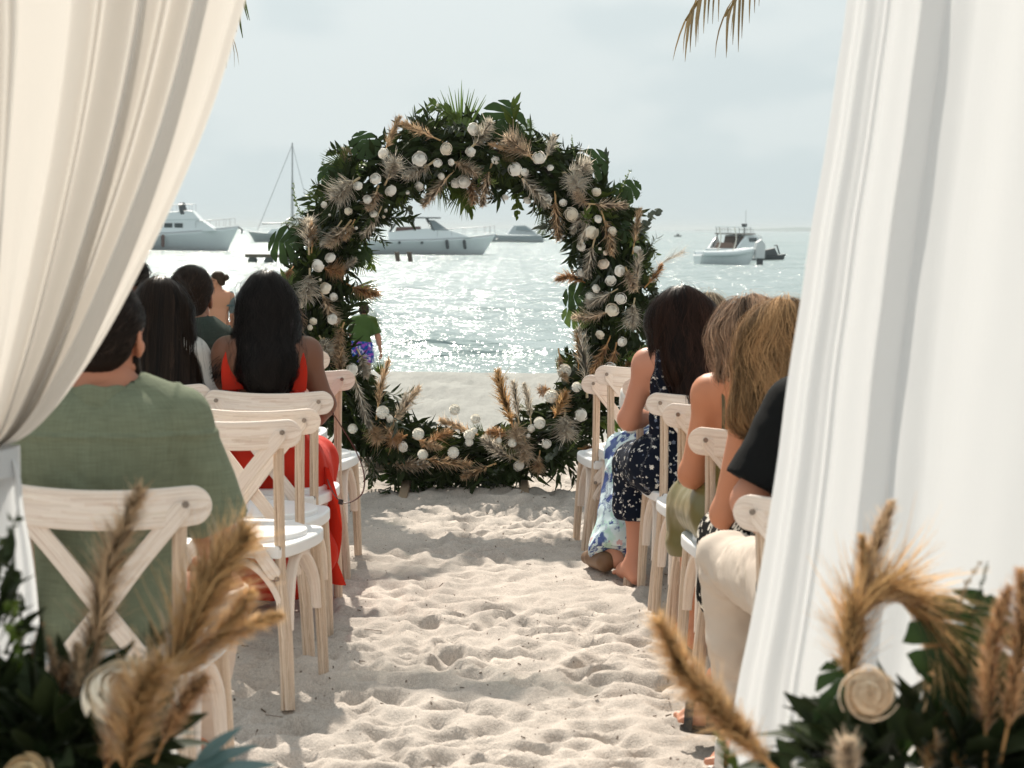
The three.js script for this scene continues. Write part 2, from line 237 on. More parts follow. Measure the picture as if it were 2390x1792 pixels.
// [centre pixel of the back, foot pixel row, turn in degrees, label, sink]
const chairFoot = {};
function chair(key, px, d, turn, label, group, y = 0, tilt = 0) {
  const nth = Object.keys(chairFoot).length, first = !nth, c = first ? chair0 : chair0.clone();
  c.traverse((m) => { const k = (nth * 2 + 1) % 3; if (WOODS.includes(m.material)) m.material = WOODS[k]; if (LEGS.includes(m.material)) m.material = LEGS[(k + nth) % 3]; });
  const p = at(px, 900, d); p.y = y; c.position.copy(p); c.rotation.order = 'YXZ'; c.rotation.set(0, turn * Math.PI / 180, tilt * Math.PI / 180); c.name = numbered('cross_back_chair'); scene.add(c); tag(c, label, 'chair', group);
  chairFoot[key] = p; return c;
}
const CL = 'cross back chairs left of the aisle', CR = 'cross back chairs right of the aisle';
chair('A', 246, 4.30, -2, 'whitewashed cross back chair under the man in the green shirt', CL, 0.055);
chair('C', 534, 6.06, -9, 'empty whitewashed chair nearest the aisle, directly right of the green shirted man', CL, 0.03);
chair('D', 590, 6.72, -4, 'whitewashed chair between the empty aisle chair and the red dress woman', CL, 0.0);
chair('E', 632, 7.32, -3, 'whitewashed chair holding the woman in red, dark strap hanging from it', CL, 0.01);
chair('F', 700, 8.35, -3, 'whitewashed chair in front of the red dress woman, beside the flower ring', CL, 0.015);
chair('F2', 648, 9.05, 3, 'whitewashed chair of the foremost left row, mostly hidden by other chairs', CL, 0.05);
chair('G', 345, 7.35, 2, 'whitewashed chair under the woman with long straight dark hair', CL, 0.03);
chair('H', 452, 7.95, 1, 'whitewashed chair under the man in the dark green grey shirt', CL, 0.02);
chair('I', 285, 8.0, 0, 'whitewashed chair under the man in glasses by the swagged curtain', CL, 0.02);
chair('R1', 1470, 9.0, 4, 'whitewashed front row chair on the right, lower and farthest from the camera', CR, -0.05, -1);
chair('R2', 1512, 8.82, 1, 'empty whitewashed chair on the right whose back rises above the front row one', CR, 0.01);
chair('R2b', 1588, 8.2, -3, 'whitewashed chair under the person in blue floral trousers', CR, 0.0);
chair('R3', 1650, 7.62, 3, 'whitewashed chair under the woman in the navy floral dress', CR, -0.01);
chair('R4', 1700, 7.05, 3, 'empty whitewashed chair between the navy dress woman and the bare shouldered woman', CR, 0.0);
chair('R5', 1782, 6.20, 2, 'whitewashed chair under the bare shouldered woman with the thin strap', CR, 0.0);
chair('R5b', 1965, 5.45, 2, 'whitewashed chair under the blonde woman, hidden by the white curtain', CR, 0.0);
chair('R6', 1955, 4.72, -13, 'whitewashed chair with its round rail end beside the white curtain', CR, -0.02);

// ---------------------------------------------------------------- curtains
const clothBump = pixTex(512, 512, (u, v, x, y) => 0.5 + 0.3 * (pfbm(u, v, 180, 12, 1, 2) - 0.5) + 0.3 * (pfbm(u, v, 12, 180, 4, 2) - 0.5), [3, 3]);
const CLOTH = sheer(0.69, 0.70, 0.71, 0.48, { bumpMap: clothBump, bumpScale: 0.0006 }), CLOTH_SHADE_TINT = sheer(0.71, 0.675, 0.63, 0.46, { bumpMap: clothBump, bumpScale: 0.0006 });  // one cloth; second copy has the warm shade of layered folds in its colour
function drape(edgeA, edgeB, dA, dB, nu, nv, fold) {
  const a = curve(edgeA.map(([x, y]) => V(x, y, 0))), b = curve(edgeB.map(([x, y]) => V(x, y, 0))), g = new G();
  for (let j = 0; j <= nv; j++) for (let i = 0; i <= nu; i++) {
    const u = i / nu, v = j / nv, p = a.getPoint(v), q = b.getPoint(v), x = lerp(p.x, q.x, u), y = lerp(p.y, q.y, u), [dx, dd] = fold(u, v);
    const w = at(x + dx, y, lerp(dA, dB, u)); w.z += dd; w.y = Math.max(w.y, 0.02); g.v(w, null, u * 2.2, v * 2.6);
  }
  for (let j = 0; j < nv; j++) for (let i = 0; i < nu; i++) { const o = j * (nu + 1) + i; g.quad(o, o + 1, o + nu + 2, o + nu + 1); }
  return g;
}
{
  const t = thing('curtain', 'white curtain swept diagonally and tied back at the left edge', 'curtain');
  const R = [[790, -900], [668, -350], [574, 0], [478, 300], [338, 612], [196, 862], [68, 1012], [-40, 1062]], L = [[-900, -900], [-660, -350], [-500, 0], [-420, 300], [-330, 610], [-240, 860], [-140, 1015], [-75, 1085]];
  // folds: [share of the width, depth]; each keeps its own course down to the tie
  const keys = [[0, 0], [0.02, 0.022], [0.095, 0.05], [0.135, -0.055], [0.165, 0.012], [0.19, -0.01], [0.215, 0.035], [0.265, -0.08], [0.30, 0.03], [0.325, 0.0], [0.36, 0.065], [0.47, 0.06], [0.55, -0.07], [0.6, 0.05], [0.85, 0.07], [0.93, -0.03], [1, 0.02]];
  const prof = (u) => { for (let k = 1; k < keys.length; k++) if (u <= keys[k][0]) return lerp(keys[k - 1][1], keys[k][1], sst(u, keys[k - 1][0], keys[k][0])); return 0; };
  const f = (u, v) => [0, prof(clamp(u + 0.012 * Math.sin(3.5 * v + 2) * sst(u, 0.02, 0.15))) * lerp(1.35, 0.85, v) + 0.004 * Math.sin(u * 90 + 5 * v) * sst(v, 0.3, 0.9)];
  const up = part('curtain_panel', drape(R, L, 3.45, 3.35, 300, 70, f), CLOTH_SHADE_TINT, t);
  const bR = [[-30, 1050], [40, 1066], [58, 1110], [66, 1180], [86, 1290], [102, 1460], [110, 2200]], bL = [[-110, 1050], [-200, 1066], [-290, 1110], [-350, 1180], [-390, 1290], [-410, 1460], [-430, 2200]];
  part('curtain_tail', drape(bR, bL, 3.42, 3.36, 120, 40, (u, v) => [0, 0.03 * Math.sin(2 * Math.PI * 5 * u + 1) * (0.4 + v) + 0.01 * Math.sin(31 * u + 4 * v)]), CLOTH, t);
  const c = at(-45, 1078, 3.42); part('tie_band', sweep([V(c.x - 0.12, c.y - 0.02, c.z + 0.03), V(c.x - 0.05, c.y - 0.005, c.z + 0.055), V(c.x + 0.045, c.y + 0.0, c.z + 0.045), V(c.x + 0.066, c.y, c.z), V(c.x + 0.045, c.y, c.z - 0.045), V(c.x - 0.06, c.y, c.z - 0.05)], (s, L) => 0.055 + 0.004 * Math.sin(s * 60), 0.007, V(0, 1, 0), { n: 30 }), CLOTH, t);
}
{
  const t = thing('curtain', 'white curtain hanging straight down along the right edge', 'curtain');
  const L = [[2010, -900], [1996, -350], [1976, 0], [1952, 170], [1926, 345], [1893, 530], [1868, 700], [1845, 840], [1832, 930], [1816, 1060], [1798, 1180], [1776, 1320], [1750, 1460], [1718, 1620], [1700, 1790], [1690, 2600]], R = L.map(([x, y], k) => [3060 - k * 8, y]);
  const keys = [[0, 0], [0.025, 0.006], [0.05, -0.012], [0.085, 0.012], [0.10, 0.02], [0.13, -0.05], [0.20, -0.085], [0.228, 0.03], [0.29, 0.06], [0.42, 0.045], [0.52, 0.06], [0.6, -0.03], [0.7, 0.04], [0.8, -0.02], [0.9, 0.04], [1, 0]];
  const prof = (u) => { for (let k = 1; k < keys.length; k++) if (u <= keys[k][0]) return lerp(keys[k - 1][1], keys[k][1], sst(u, keys[k - 1][0], keys[k][0])); return 0; };
  part('curtain_panel', drape(L, R, 3.6, 3.45, 300, 90, (u, v) => { const sway = 0.022 * Math.sin(2.2 * v + 1) * (1 - u) - 0.07 * sst(v, 0.15, 1) * u * 0.4; return [0, prof(clamp(u + sway * sst(u, 0, 0.1))) * (0.9 + 0.25 * v) + 0.002 * Math.sin(60 * u + 3 * v) * (1 - v * 0.6)]; }), CLOTH, t);
}
// ---------------------------------------------------------------- people: distance fields joined smoothly and meshed
class Field {
  constructor(k = 0.03) { this.k = k; this.f = []; this.bump = null; }
  cone(a, b, ra, rb, cut) {                                          // tapered capsule; cut = [point, normal]: nothing beyond that plane
    const bx = b.x - a.x, by = b.y - a.y, bz = b.z - a.z, l = 1 / Math.max(bx * bx + by * by + bz * bz, 1e-9), { x: ax, y: ay, z: az } = a;
    const f = (x, y, z) => { const t = clamp(((x - ax) * bx + (y - ay) * by + (z - az) * bz) * l), dx = x - ax - t * bx, dy = y - ay - t * by, dz = z - az - t * bz; return Math.sqrt(dx * dx + dy * dy + dz * dz) - (ra + (rb - ra) * t); };
    if (cut) { const [c, n] = cut; this.f.push((x, y, z) => Math.max(f(x, y, z), (x - c.x) * n.x + (y - c.y) * n.y + (z - c.z) * n.z)); } else this.f.push(f);
    return this;
  }
  ell(c, r, q) {
    const m = q ? new THREE.Matrix4().makeRotationFromQuaternion(q.clone().invert()).elements : null;
    this.f.push((x, y, z) => { let dx = x - c.x, dy = y - c.y, dz = z - c.z; if (m) { const a = m[0] * dx + m[4] * dy + m[8] * dz, b = m[1] * dx + m[5] * dy + m[9] * dz; dz = m[2] * dx + m[6] * dy + m[10] * dz; dx = a; dy = b; } const px = dx / r.x, py = dy / r.y, pz = dz / r.z, k0 = Math.sqrt(px * px + py * py + pz * pz), qx = px / r.x, qy = py / r.y, qz = pz / r.z, k1 = Math.sqrt(qx * qx + qy * qy + qz * qz); return k1 < 1e-9 ? -Math.min(r.x, r.y, r.z) : k0 * (k0 - 1) / k1; });
    return this;
  }
  d(x, y, z) {
    let r = 1e3; const k = this.k;
    for (const f of this.f) { const q = f(x, y, z); if (q > r + k) continue; if (r > q + k) { r = q; continue; } const h = clamp(0.5 + 0.5 * (q - r) / k); r = q + (r - q) * h - k * h * (1 - h); }
    if (this.cutters) for (const f of this.cutters) r = Math.max(r, f(x, y, z));
    if (this.bump && r < 0.05) r += this.bump(x, y, z);
    return r;
  }
  get fn() { return (x, y, z) => this.d(x, y, z); }
}
function netMesh(fn, lo, hi, cell, uvOf) {                           // surface nets
  const nx = Math.ceil((hi.x - lo.x) / cell) + 1, ny = Math.ceil((hi.y - lo.y) / cell) + 1, nz = Math.ceil((hi.z - lo.z) / cell) + 1, val = new Float32Array(nx * ny * nz), B = 6, half = B * cell * 0.87 * 1.35;
  const I = (x, y, z) => (z * ny + y) * nx + x;
  for (let bz = 0; bz < nz; bz += B) for (let by = 0; by < ny; by += B) for (let bx = 0; bx < nx; bx += B) {
    const c = fn(lo.x + (bx + B / 2 - 0.5) * cell, lo.y + (by + B / 2 - 0.5) * cell, lo.z + (bz + B / 2 - 0.5) * cell), far = Math.abs(c) > half;
    for (let z = bz; z < Math.min(nz, bz + B); z++) for (let y = by; y < Math.min(ny, by + B); y++) for (let x = bx; x < Math.min(nx, bx + B); x++) val[I(x, y, z)] = far ? c : fn(lo.x + x * cell, lo.y + y * cell, lo.z + z * cell);
  }
  const id = new Int32Array(nx * ny * nz).fill(-1), g = new G(), e = cell * 0.6;
  const E = [[0, 1], [2, 3], [4, 5], [6, 7], [0, 2], [1, 3], [4, 6], [5, 7], [0, 4], [1, 5], [2, 6], [3, 7]];
  for (let z = 0; z + 1 < nz; z++) for (let y = 0; y + 1 < ny; y++) for (let x = 0; x + 1 < nx; x++) {
    const v = []; let m = 0; for (let k = 0; k < 8; k++) { const q = val[I(x + (k & 1), y + ((k >> 1) & 1), z + (k >> 2))]; v.push(q); if (q < 0) m |= 1 << k; }
    if (m === 0 || m === 255) continue;
    let sx = 0, sy = 0, sz = 0, n = 0;
    for (const [a, b] of E) if ((v[a] < 0) !== (v[b] < 0)) { const t = v[a] / (v[a] - v[b]); sx += lerp(a & 1, b & 1, t); sy += lerp((a >> 1) & 1, (b >> 1) & 1, t); sz += lerp(a >> 2, b >> 2, t); n++; }
    const px = lo.x + (x + sx / n) * cell, py = lo.y + (y + sy / n) * cell, pz = lo.z + (z + sz / n) * cell;
    const N = V(fn(px + e, py, pz) - fn(px - e, py, pz), fn(px, py + e, pz) - fn(px, py - e, pz), fn(px, py, pz + e) - fn(px, py, pz - e)).normalize(), u = uvOf ? uvOf(px, py, pz, N) : [px, py];
    id[I(x, y, z)] = g.v(V(px, py, pz), N, u[0], u[1]);
  }
  const q = (a, b, c, d, flip) => { if (a < 0 || b < 0 || c < 0 || d < 0) return; flip ? g.quad(a, d, c, b) : g.quad(a, b, c, d); };
  for (let z = 1; z + 1 < nz; z++) for (let y = 1; y + 1 < ny; y++) for (let x = 1; x + 1 < nx; x++) {
    const s = val[I(x, y, z)] < 0;
    if (s !== (val[I(x + 1, y, z)] < 0)) q(id[I(x, y - 1, z - 1)], id[I(x, y, z - 1)], id[I(x, y, z)], id[I(x, y - 1, z)], !s);
    if (s !== (val[I(x, y + 1, z)] < 0)) q(id[I(x - 1, y, z - 1)], id[I(x - 1, y, z)], id[I(x, y, z)], id[I(x, y, z - 1)], !s);
    if (s !== (val[I(x, y, z + 1)] < 0)) q(id[I(x - 1, y - 1, z)], id[I(x, y - 1, z)], id[I(x, y, z)], id[I(x - 1, y, z)], !s);
  }
  return g;
}
const around = (x, y, z) => [Math.atan2(x, z) * 0.17, y], printed = (x, y, z, n) => Math.abs(n.y) > 0.75 ? [x, z] : Math.abs(n.x) > Math.abs(n.z) ? [z + 0.3, y] : [x, y];
const both = (f) => { f(-1, 'L'); f(1, 'R'); };
// Joints of a sitting figure, in metres: hips over the origin, facing -z, +x is the figure's right hand side as seen from behind.
function seated(o = {}) {
  const s = o.s ?? 1, w = o.w ?? 1, J = { s, w, man: !!o.man };
  const lx = o.leanX ?? 0, lz = o.leanZ ?? 0;
  J.hip = V(0, 0.565, 0); J.waist = V(lx * 0.35, 0.75, 0.02 + lz * 0.35); J.chest = V(lx * 0.75, 0.93, 0.035 + lz * 0.7); J.neck = V(lx, 1.075 + (s - 1) * 0.6, 0.025 + lz); J.head = V(lx * 1.15 + (o.hx ?? 0), 1.205 + (s - 1) * 0.75, 0.0 + lz + (o.hz ?? 0));
  J.headQ = new THREE.Quaternion().setFromEuler(new THREE.Euler(o.pitch ?? 0, o.yaw ?? 0, o.roll ?? 0, 'YXZ'));
  const sw = (J.man ? 0.178 : 0.15) * w;
  both((k, n) => {
    J['sh' + n] = V(J.neck.x + k * sw, J.neck.y - (J.man ? 0.085 : 0.055), J.neck.z + 0.005);
    J['hp' + n] = V(k * 0.095 * w, 0.555, -0.02); J['kn' + n] = V(k * 0.13, 0.52, -0.46); J['an' + n] = V(k * 0.13, 0.085, -0.43); J['to' + n] = V(k * 0.15, 0.035, -0.59);
    J['el' + n] = V(J.neck.x + k * (sw + 0.065), 0.79, 0.0); J['wr' + n] = V(k * 0.11, 0.66, -0.27); J['hd' + n] = V(k * 0.05, 0.63, -0.36);
  });
  return Object.assign(J, o.J || {});
}
function limbsOf(J, F, inf = 0, which = 'all', o2 = {}) {
  const w = J.w, m = J.man ? 1.14 : 1, c = (a, b, ra, rb, cut) => F.cone(J[a] ?? a, J[b] ?? b, ra * m + inf, rb * m + inf, cut), has = (k) => which === 'all' || which.includes(k);
  if (has('torso')) {
    F.ell(J.hip.clone().add(V(0, 0.005, 0.01)), V(0.172 * w + inf, 0.135 + inf, 0.13 + inf)); F.cone(J.hip.clone().add(V(0, 0.06, 0.005)), J.waist, 0.118 * w + inf, 0.108 * w + inf);
    F.ell(J.waist, V(0.132 * w * (J.man ? 1.12 : 1) + inf, 0.16 + inf, 0.102 + inf)); F.ell(J.chest, V((J.man ? 0.178 : 0.148) * w + inf, 0.175 + inf, (J.man ? 0.118 : 0.1) + inf));
    both((k, n) => { F.cone(J['sh' + n], J.neck.clone().add(V(k * 0.04, -0.02, 0.0)), (J.man ? 0.058 : 0.047) + inf, (J.man ? 0.056 : 0.045) + inf); F.ell(J.chest.clone().add(V(k * 0.075 * w, 0.05, 0.065)), V(0.075 + inf, 0.095 + inf, 0.045 + inf)); if (!J.man) F.ell(J.chest.clone().add(V(k * 0.072, 0.0, -0.085)), V(0.062 + inf, 0.06 + inf, 0.05 + inf)); });
  }
  if (has('neck')) { F.cone(J.neck.clone().add(V(0, -0.03, 0.005)), J.head.clone().add(V(0, -0.03, 0.012).applyQuaternion(J.headQ)), (J.man ? 0.06 : 0.048) + inf, (J.man ? 0.058 : 0.046) + inf); }
  if (has('arms')) both((k, n) => { c('sh' + n, 'el' + n, 0.05 * w, 0.038 * w); c('el' + n, 'wr' + n, 0.039 * w, 0.025); F.ell(J['sh' + n].clone().lerp(J['el' + n], 0.06), V(0.058 * m * w + inf, 0.062 * m + inf, 0.058 * m + inf)); F.cone(J['el' + n].clone().lerp(J['wr' + n], 0.12), J['el' + n].clone().lerp(J['wr' + n], 0.45), 0.038 * m * w + inf, 0.034 * m * w + inf); });
  if (has('legs')) both((k, n) => { c('hp' + n, 'kn' + n, 0.09 * w, 0.056); c('kn' + n, 'an' + n, 0.054, 0.034); F.cone(J['kn' + n].clone().lerp(J['an' + n], 0.15), J['kn' + n].clone().lerp(J['an' + n], 0.5), 0.05 * m + inf, 0.042 * m + inf); });
  if (has('feet')) both((k, n) => { const a = J['an' + n], t = J['to' + n], b = a.clone().lerp(t, -0.28); b.y = Math.min(a.y - 0.045, t.y + 0.02); F.cone(a, b, 0.034, 0.03); F.cone(b, t.clone().lerp(a, 0.25), 0.03, 0.034); F.cone(a.clone().lerp(t, 0.2), t, 0.034, 0.024); const side = V().crossVectors(t.clone().sub(a).setY(0).normalize(), V(0, 1, 0)); if (o2.toes) for (let q = 0; q < 5; q++) { const r = t.clone().addScaledVector(side, (q - 2) * 0.0165 * k); const f = t.clone().sub(a).setY(0).normalize(); F.cone(r, r.clone().addScaledVector(f, q === 0 ? 0.036 : 0.03 - q * 0.004).add(V(0, -0.006, 0)), q === 0 ? 0.013 : 0.0095, q === 0 ? 0.011 : 0.008); } });
  return F;
}
function headField(J) {
  const F = new Field(0.018), q = J.headQ, s = J.man ? 1.06 : 1, P = (x, y, z) => V(x, y, z).multiplyScalar(s).applyQuaternion(q).add(J.head), R = (x, y, z) => V(x, y, z).multiplyScalar(s);
  F.ell(P(0, 0.03, 0.016), R(0.074, 0.088, 0.092), q).ell(P(0, -0.03, -0.03), R(0.058, 0.075, 0.068), q).ell(P(0, -0.085, -0.062), R(0.026, 0.024, 0.026), q);
  both((k) => { F.cone(P(k * 0.045, -0.055, 0.0), P(k * 0.015, -0.09, -0.06), 0.022 * s, 0.02 * s); F.cone(P(k * 0.014, 0.022, -0.086), P(k * 0.045, 0.022, -0.072), 0.012 * s, 0.011 * s); F.ell(P(k * 0.038, -0.018, -0.072), R(0.02, 0.018, 0.016), q); });
  F.cone(P(0, 0.012, -0.092), P(0, -0.026, -0.112), 0.008 * s, 0.0125 * s); both((k) => F.ell(P(k * 0.011, -0.03, -0.1), R(0.009, 0.008, 0.009), q));
  F.ell(P(0, -0.052, -0.094), R(0.022, 0.006, 0.008), q).ell(P(0, -0.063, -0.092), R(0.019, 0.007, 0.009), q);
  F.cone(J.neck.clone().add(V(0, 0.01, 0.005)), J.head.clone().add(V(0, -0.03, 0.012).applyQuaternion(q)), J.man ? 0.06 : 0.048, J.man ? 0.058 : 0.046);
  const G2 = new Field(0.006); both((k) => { const e = new THREE.Quaternion().setFromEuler(new THREE.Euler(0.15, k * 0.45, 0)).premultiply(q); G2.ell(P(k * 0.079, -0.004, 0.012), R(0.009, 0.032, 0.019), e).ell(P(k * 0.075, -0.026, 0.004), R(0.008, 0.012, 0.009), e); });
  const ears = both, c = []; both((k) => c.push(P(k * 0.083, -0.002, 0.006)));
  return (x, y, z) => { const a = F.d(x, y, z); let b = G2.d(x, y, z); for (const p of c) b = Math.max(b, 0.011 - Math.hypot(x - p.x, y - p.y, z - p.z) * 1.0); const h = clamp(0.5 + 0.5 * (b - a) / 0.008); return b + (a - b) * h - 0.008 * h * (1 - h); };
}
function handField(J, n, grip = 1.0) {
  const F = new Field(0.008), w = J['wr' + n], f = J['hd' + n].clone().sub(w).normalize(), k = n === 'L' ? -1 : 1;
  let nn = (J['pn' + n] ?? V(-k * 0.35, -1, 0)).clone(); nn.addScaledVector(f, -nn.dot(f)).normalize(); const t = V().crossVectors(nn, f).multiplyScalar(k).normalize();
  const P = (a, b, c) => w.clone().addScaledVector(f, a).addScaledVector(t, b).addScaledVector(nn, c), sc = J.man ? 1.1 : 0.97;
  F.cone(J['el' + n].clone().lerp(w, 0.8), w, J.man ? 0.03 : 0.026, J.man ? 0.027 : 0.0235);
  const rows = [[0.028, 0.082, 0.009], [0.009, 0.088, 0.0095], [-0.01, 0.084, 0.009], [-0.028, 0.075, 0.0078]], len = [0.072, 0.08, 0.074, 0.058];
  rows.forEach(([b, a, r], i) => {
    F.cone(P(0.01, b * 0.55, 0), P(a * sc, b * sc, 0), 0.0145 * sc, 0.0115 * sc);
    let p = P(a * sc, b * sc, 0.0), ang = 0; for (let q = 0; q < 3; q++) { ang += grip * [0.55, 0.75, 0.5][q]; const l = len[i] * sc * [0.45, 0.31, 0.24][q], e = p.clone().addScaledVector(f, Math.cos(ang) * l).addScaledVector(nn, Math.sin(ang) * l).addScaledVector(t, b * 0.12); F.cone(p, e, r * sc * (1 - q * 0.08), r * sc * (0.92 - q * 0.1)); p = e; }
  });
  const a = P(0.022 * sc, 0.024, 0.008), b = P(0.055 * sc, 0.052, 0.018 + 0.01 * grip), c = P(0.083 * sc, 0.05 - 0.012 * grip, 0.026 + 0.014 * grip), d = P(0.104 * sc, 0.042 - 0.02 * grip, 0.03 + 0.018 * grip);
  F.cone(a, b, 0.0155 * sc, 0.0115 * sc).cone(b, c, 0.0112 * sc, 0.0098 * sc).cone(c, d, 0.0098 * sc, 0.008 * sc);
  return [F, P(0.07, 0, 0.01)];
}
function bodyGeo(J, o = {}) {
  const F = limbsOf(J, new Field(0.035)), g = new G(), lo = V(1e9, 1e9, 1e9), hi = V(-1e9, -1e9, -1e9);
  for (const k in J) if (J[k]?.isVector3) { lo.min(J[k]); hi.max(J[k]); } lo.addScalar(-0.2); hi.addScalar(0.2); hi.y = Math.min(hi.y, J.head.y + 0.03);
  g.add(netMesh(F.fn, lo, hi, o.cell ?? 0.0125));
  const h = headField(J); g.add(netMesh(h, J.head.clone().add(V(-0.14, -0.17, -0.16)), J.head.clone().add(V(0.14, 0.15, 0.15)), o.headCell ?? 0.0055));
  for (const n of o.hands ?? ['L', 'R']) { const [hf, c] = handField(J, n, J['grip' + n] ?? 0.8); g.add(netMesh(hf.fn, c.clone().addScalar(-0.125), c.clone().addScalar(0.125), o.handCell ?? 0.005)); }
  if (o.toes !== false) { const T = limbsOf(J, new Field(0.011), 0.001, ['feet'], { toes: true }); both((k, n) => { const c = J['an' + n].clone().lerp(J['to' + n], 0.55); g.add(netMesh(T.fn, c.clone().add(V(-0.17, -0.1, -0.17)), c.clone().add(V(0.17, 0.12, 0.17)), 0.0065)); }); }
  return [g, F, h];
}
const wrinkle = (a, fx = 9, fy = 22, s = 0) => (x, y, z) => a * (fbm3(x * fx + s, y * fy + x * 6, z * fx, 3) - 0.5) * 2;
function cloth(F, lo, hi, cell, uv = around) { return netMesh(F.fn, lo, hi, cell, uv); }
// Hair: a solid that follows the head, and thousands of fine strands that flow down over it.
function strandsOn(fn, r, o) {
  const g = new G(), N = V(), side = V(), grad = (p) => { const e = 0.006; return N.set(fn(p.x + e, p.y, p.z) - fn(p.x - e, p.y, p.z), fn(p.x, p.y + e, p.z) - fn(p.x, p.y - e, p.z), fn(p.x, p.y, p.z + e) - fn(p.x, p.y, p.z - e)).normalize(); };
  for (let i = 0; i < o.n; i++) {
    const p = o.root(r), q3 = o.lock ? [p.x / o.lock, p.y / o.lock / 1.5, p.z / o.lock].map(Math.floor) : null, h = (k) => q3 ? hash3(q3[0], q3[1], q3[2] + 37 * k) : r(), off = o.off[0] + (o.off[1] - o.off[0]) * (q3 ? 0.75 * h(1) + 0.25 * r() : Math.pow(r(), 1.5)), end = o.end(r, p) + (q3 ? (h(2) - 0.5) * 0.07 : 0), ph = h(3) * 6.28 + r() * 0.5, wf = o.freq * (0.75 + 0.5 * h(4)), wa = o.wave * (0.5 + 0.8 * h(5)), st = o.step ?? 0.02, wd = o.width * (0.6 + 0.7 * r()), tone = (q3 ? 0.25 + 1.0 * h(6) : 0.8) * (0.75 + 0.5 * r()) + (h(7) < (o.streak ?? 0.1) ? 0.7 : 0);
    const pull = o.pull ? o.pull(p, r) : V(0, -1, 0), path = []; let len = 0;
    for (let k = 0; k < (o.max ?? 40); k++) {
      const n = grad(p).clone(), dd = fn(p.x, p.y, p.z) - off; if (k < 60) p.addScaledVector(n, -dd * 0.7);
      const d = pull.clone().addScaledVector(n, -pull.dot(n)); if (d.lengthSq() < 0.02) d.set(r() - 0.5, 0, r() - 0.5); d.normalize();
      side.crossVectors(d, n).normalize(); const w = wa * Math.sin(len * wf + ph) * Math.min(1, len * 5);
      path.push([p.clone().addScaledVector(side, w).addScaledVector(n, Math.abs(w) * 0.35), n, side.clone()]);
      p.addScaledVector(d, st); len += st; if (p.y < end || len > (o.len ?? 9) * (0.7 + 0.3 * r())) break;
    }
    if (path.length < 2) continue;
    path.forEach(([q, n, s], k) => { const w = wd * (k === path.length - 1 ? 0.25 : 1) / 2, nn = n.clone().addScaledVector(s, r() * 0.6 - 0.3).normalize(), c = [tone, tone, tone]; g.v(q.clone().addScaledVector(s, -w), nn, 0, k * st, c); g.v(q.clone().addScaledVector(s, w), nn, 0.01, k * st, c); });
    const b = g.p.length / 3 - path.length * 2; for (let k = 0; k + 1 < path.length; k++) g.quad(b + 2 * k, b + 2 * k + 1, b + 2 * k + 3, b + 2 * k + 2);
  }
  return g;
}
const white = (g, q = 1) => { g.c = []; for (let k = 0; k < g.p.length / 3; k++) g.c.push(q, q, q); return g; };
const HAIR = (r, g, b, rough = 0.42, through = 0) => phy(r, g, b, rough, { transmission: through, thickness: 0, vertexColors: true, side: THREE.DoubleSide, specularIntensity: 0.2 });
function longHair(J, mat, parent, o) {
  const F = new Field(o.k ?? 0.04), q = J.headQ, P = (x, y, z) => V(x, y, z).applyQuaternion(q).add(J.head), i = o.inf ?? 0.012;
  F.ell(P(0, 0.032, 0.02), V(0.08 + i, 0.092 + i, 0.096 + i), q); F.ell(P(0, -0.02, 0.05), V(0.078 + i, 0.095 + i, 0.06 + i), q);
  for (const [x0, y0, z0, x1, y1, z1, ra, rb] of o.falls) F.cone(J.head.clone().add(V(x0, y0, z0)), J.head.clone().add(V(x1, y1, z1)), ra, rb);
  const face = P(0, -0.03, -0.125), fc = (x, y, z) => 0.085 - Math.hypot((x - face.x) * 1.1, (y - face.y) * 0.75, z - face.z);     // the face stays free
  F.cutters = [fc]; if (o.rough !== 0) F.bump = (x, y, z) => (o.lump ?? 0.012) * (fbm3(x * 14, y * 5, z * 14, 3) - 0.5) * 2;
  const lo = J.head.clone().add(V(-0.3, o.low - 0.08, -0.2)), hi = J.head.clone().add(V(0.3, 0.18, 0.32)), r = rng(o.seed), g = white(netMesh(F.fn, lo, hi, o.cell ?? 0.009), 0.3);  // solid darkened: shadow between the strands is put into its colour
  F.bump = null;
  g.add(strandsOn(F.fn, r, { n: o.n, width: o.width ?? 0.0028, off: [-0.006, o.puff ?? 0.014], wave: o.wave, freq: o.freq ?? 30, streak: o.streak, lock: 0.022, max: 60, step: 0.022,
    root: (r) => { const a = r() * 6.28, b = Math.pow(r(), 0.6) * 1.75; return P(Math.sin(b) * Math.cos(a) * 0.09, 0.035 + Math.cos(b) * 0.1, 0.02 + Math.sin(b) * Math.sin(a) * 0.1 + 0.015); },
    end: (r) => J.head.y + o.low - (o.rag ?? 0.02) + (0.09 + (o.rag ?? 0)) * r() + (r() < 0.2 ? 0.15 * r() : 0), pull: (p) => V((p.x - J.head.x) * (o.spread ?? 0.5), -1, 0.28) }));
  if (o.fly) g.add(strandsOn(F.fn, r, { n: o.fly, width: 0.0013, off: [0.008, 0.04], wave: o.wave * 1.6 + 0.004, freq: 22, streak: 0.5, max: 40, step: 0.018, root: (r) => { const a = r() * 6.28, b = r() * 1.9; return P(Math.sin(b) * Math.cos(a) * 0.1, 0.035 + Math.cos(b) * 0.11, 0.03 + Math.sin(b) * Math.sin(a) * 0.1); }, end: (r) => J.head.y + o.low * (0.3 + 0.7 * r()), pull: (p) => V((p.x - J.head.x) * 3, -1, 0.2) }));
  if (o.extra) o.extra(g, F, r, P);
  return part('hair', g, mat, parent, o.label);
}
